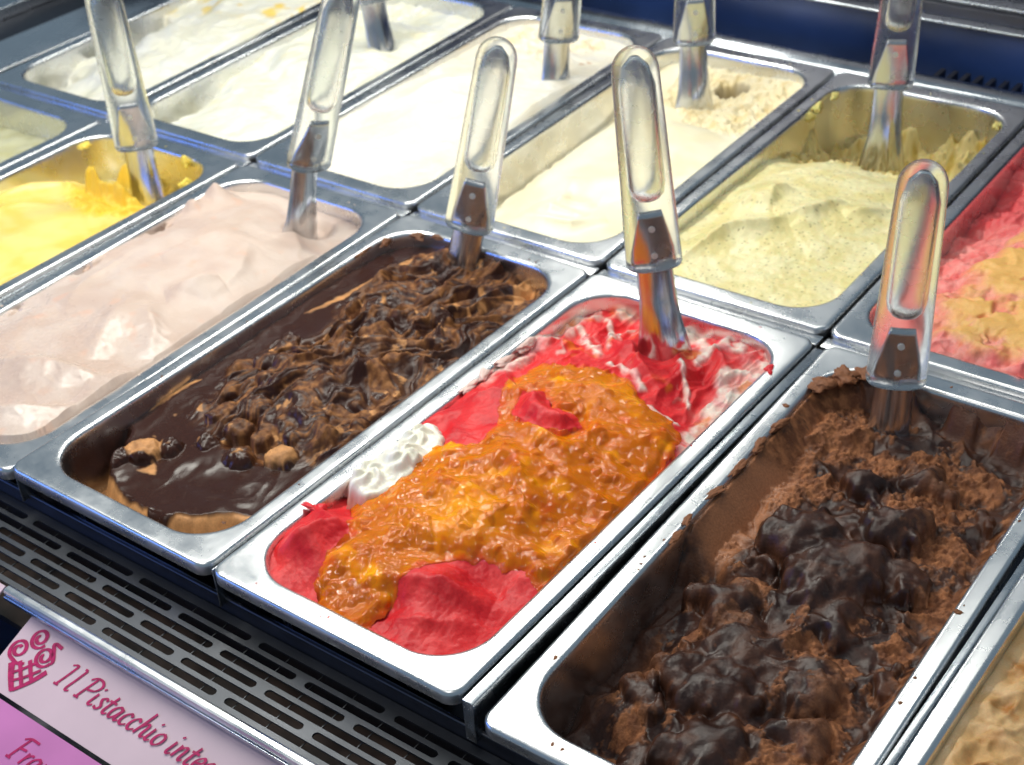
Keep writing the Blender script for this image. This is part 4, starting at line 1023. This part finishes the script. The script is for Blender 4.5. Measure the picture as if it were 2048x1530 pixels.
t = card("flavour_card", "small corner of a pale pink card at the left edge", (.0693 - .250, gy0 - 0.0012, -.0375), TILT, .226, .05, M_CARD)
# dark tray the cards stand in
o = bx("card_tray", M_DARKSTEEL, None, -0.42, -0.20, -0.140, 0.62, gy0 - 0.012, -0.105); tag(o, "dark tray under the flavour cards", "tray")

# rear of the case
t = empty("rear_rail", (0, 0, 0)); tag(t, "rounded steel rail behind the back row of pans", "rail")
yr = 2 * PL + GAP + 0.0042
rp = [(yr, -0.03), (yr, 0.003)]
for i in range(9):
    a = R(180 - 150 * i / 8); rp.append((yr + 0.014 + 0.013 * math.cos(a), 0.003 + 0.007 * math.sin(a)))
rp += [(yr + 0.030, -0.004), (yr + 0.030, -0.03)]
o = prof_bar("rail_bar", rp, -1.0, 0.95, M_RAIL, t); o.data.polygons.foreach_set("use_smooth", [len(p.vertices) == 4 for p in o.data.polygons])
for i in range(26):
    x = 0.235 + 0.011 * i
    bx("vent_fin", M_DARKSTEEL, t, x, yr + 0.031, -0.01, x + 0.004, yr + 0.052, 0.003)
t = empty("back_panel", (0, 0, 0)); tag(t, "dark blue panel with steel ledges at the back of the case", "panel")
bx("blue_sheet", M_BLUE, t, -1.0, 0.800, -0.04, 0.95, 0.806, 0.0375)
bx("ledge", M_RAIL, t, -1.0, 0.794, 0.0378, 0.95, 0.83, 0.0405, bev=0.001)
bx("ledge", M_DARKSTEEL, t, -1.0, 0.806, 0.0408, 0.95, 0.84, 0.050)
bx("ledge", M_RAIL, t, -1.0, 0.812, 0.0503, 0.95, 0.85, 0.0535, bev=0.001)
bx("upper_sheet", M_DARKSTEEL, t, -1.0, 0.83, 0.0538, 0.95, 0.836, 0.20)
o = bx("floor", M_DARK, None, -1.1, yr + 0.031, -0.15, 1.0, 0.80, -0.012); o.name = "gutter"; tag(o, kind="structure")
# steel ledges at the left of the back row
t = empty("side_ledge", (0, 0, 0)); tag(t, "stepped steel ledge beside the back left pan", "ledge")
bx("strip", M_PAN, t, -0.588, PL + GAP, -0.02, -0.5235, 0.728, -0.0015, bev=0.0012)
bx("strip", M_DARKSTEEL, t, -0.655, PL + GAP, -0.02, -0.5895, 0.728, -0.010, bev=0.0012)
bx("strip", M_RAIL, t, -0.95, PL + GAP, -0.02, -0.6565, 0.728, 0.002, bev=0.0012)

# steel bars the pans hang between
for k in range(-3, 5):
    o = bx("divider_bar", M_RAIL, None, k * PW - 0.0005 if k < 2 else k * PW + (-0.0002 if k == 2 else 0.0098), 0.001, -0.030, k * PW + 0.0005 if k < 2 else k * PW + (0.0062 if k == 2 else 0.0135), PL - 0.002, -0.0032, bev=0.0004)
    side = ["left of the olive gelato", "between the olive and the yellow gelato", "between the yellow and the rose gelato", "between the rose and the caramel gelato", "between the caramel gelato and the red sorbet", "between the red sorbet and the dark chocolate gelato", "between the dark chocolate gelato and the corner caramel gelato", "right of the corner caramel gelato"][k + 3]
    tag(o, "thin steel divider bar " + side, "divider bar", "divider bars between the front pans")

for k in range(-3, 3):
    o = bx("cross_bar", M_PAN, None, k * PW + 0.0015, PL + 0.0016, -0.030, (k + 1) * PW - 0.0015, PL + GAP - 0.0010, -0.0034, bev=0.0005)
    tag(o, "short steel cross bar behind the pan of " + ["olive gelato", "bright yellow gelato", "pale rose gelato", "caramel and chocolate gelato", "red sorbet and orange sauce", "dark chocolate gelato"][k + 3], "cross bar", "cross bars between the two rows of pans")
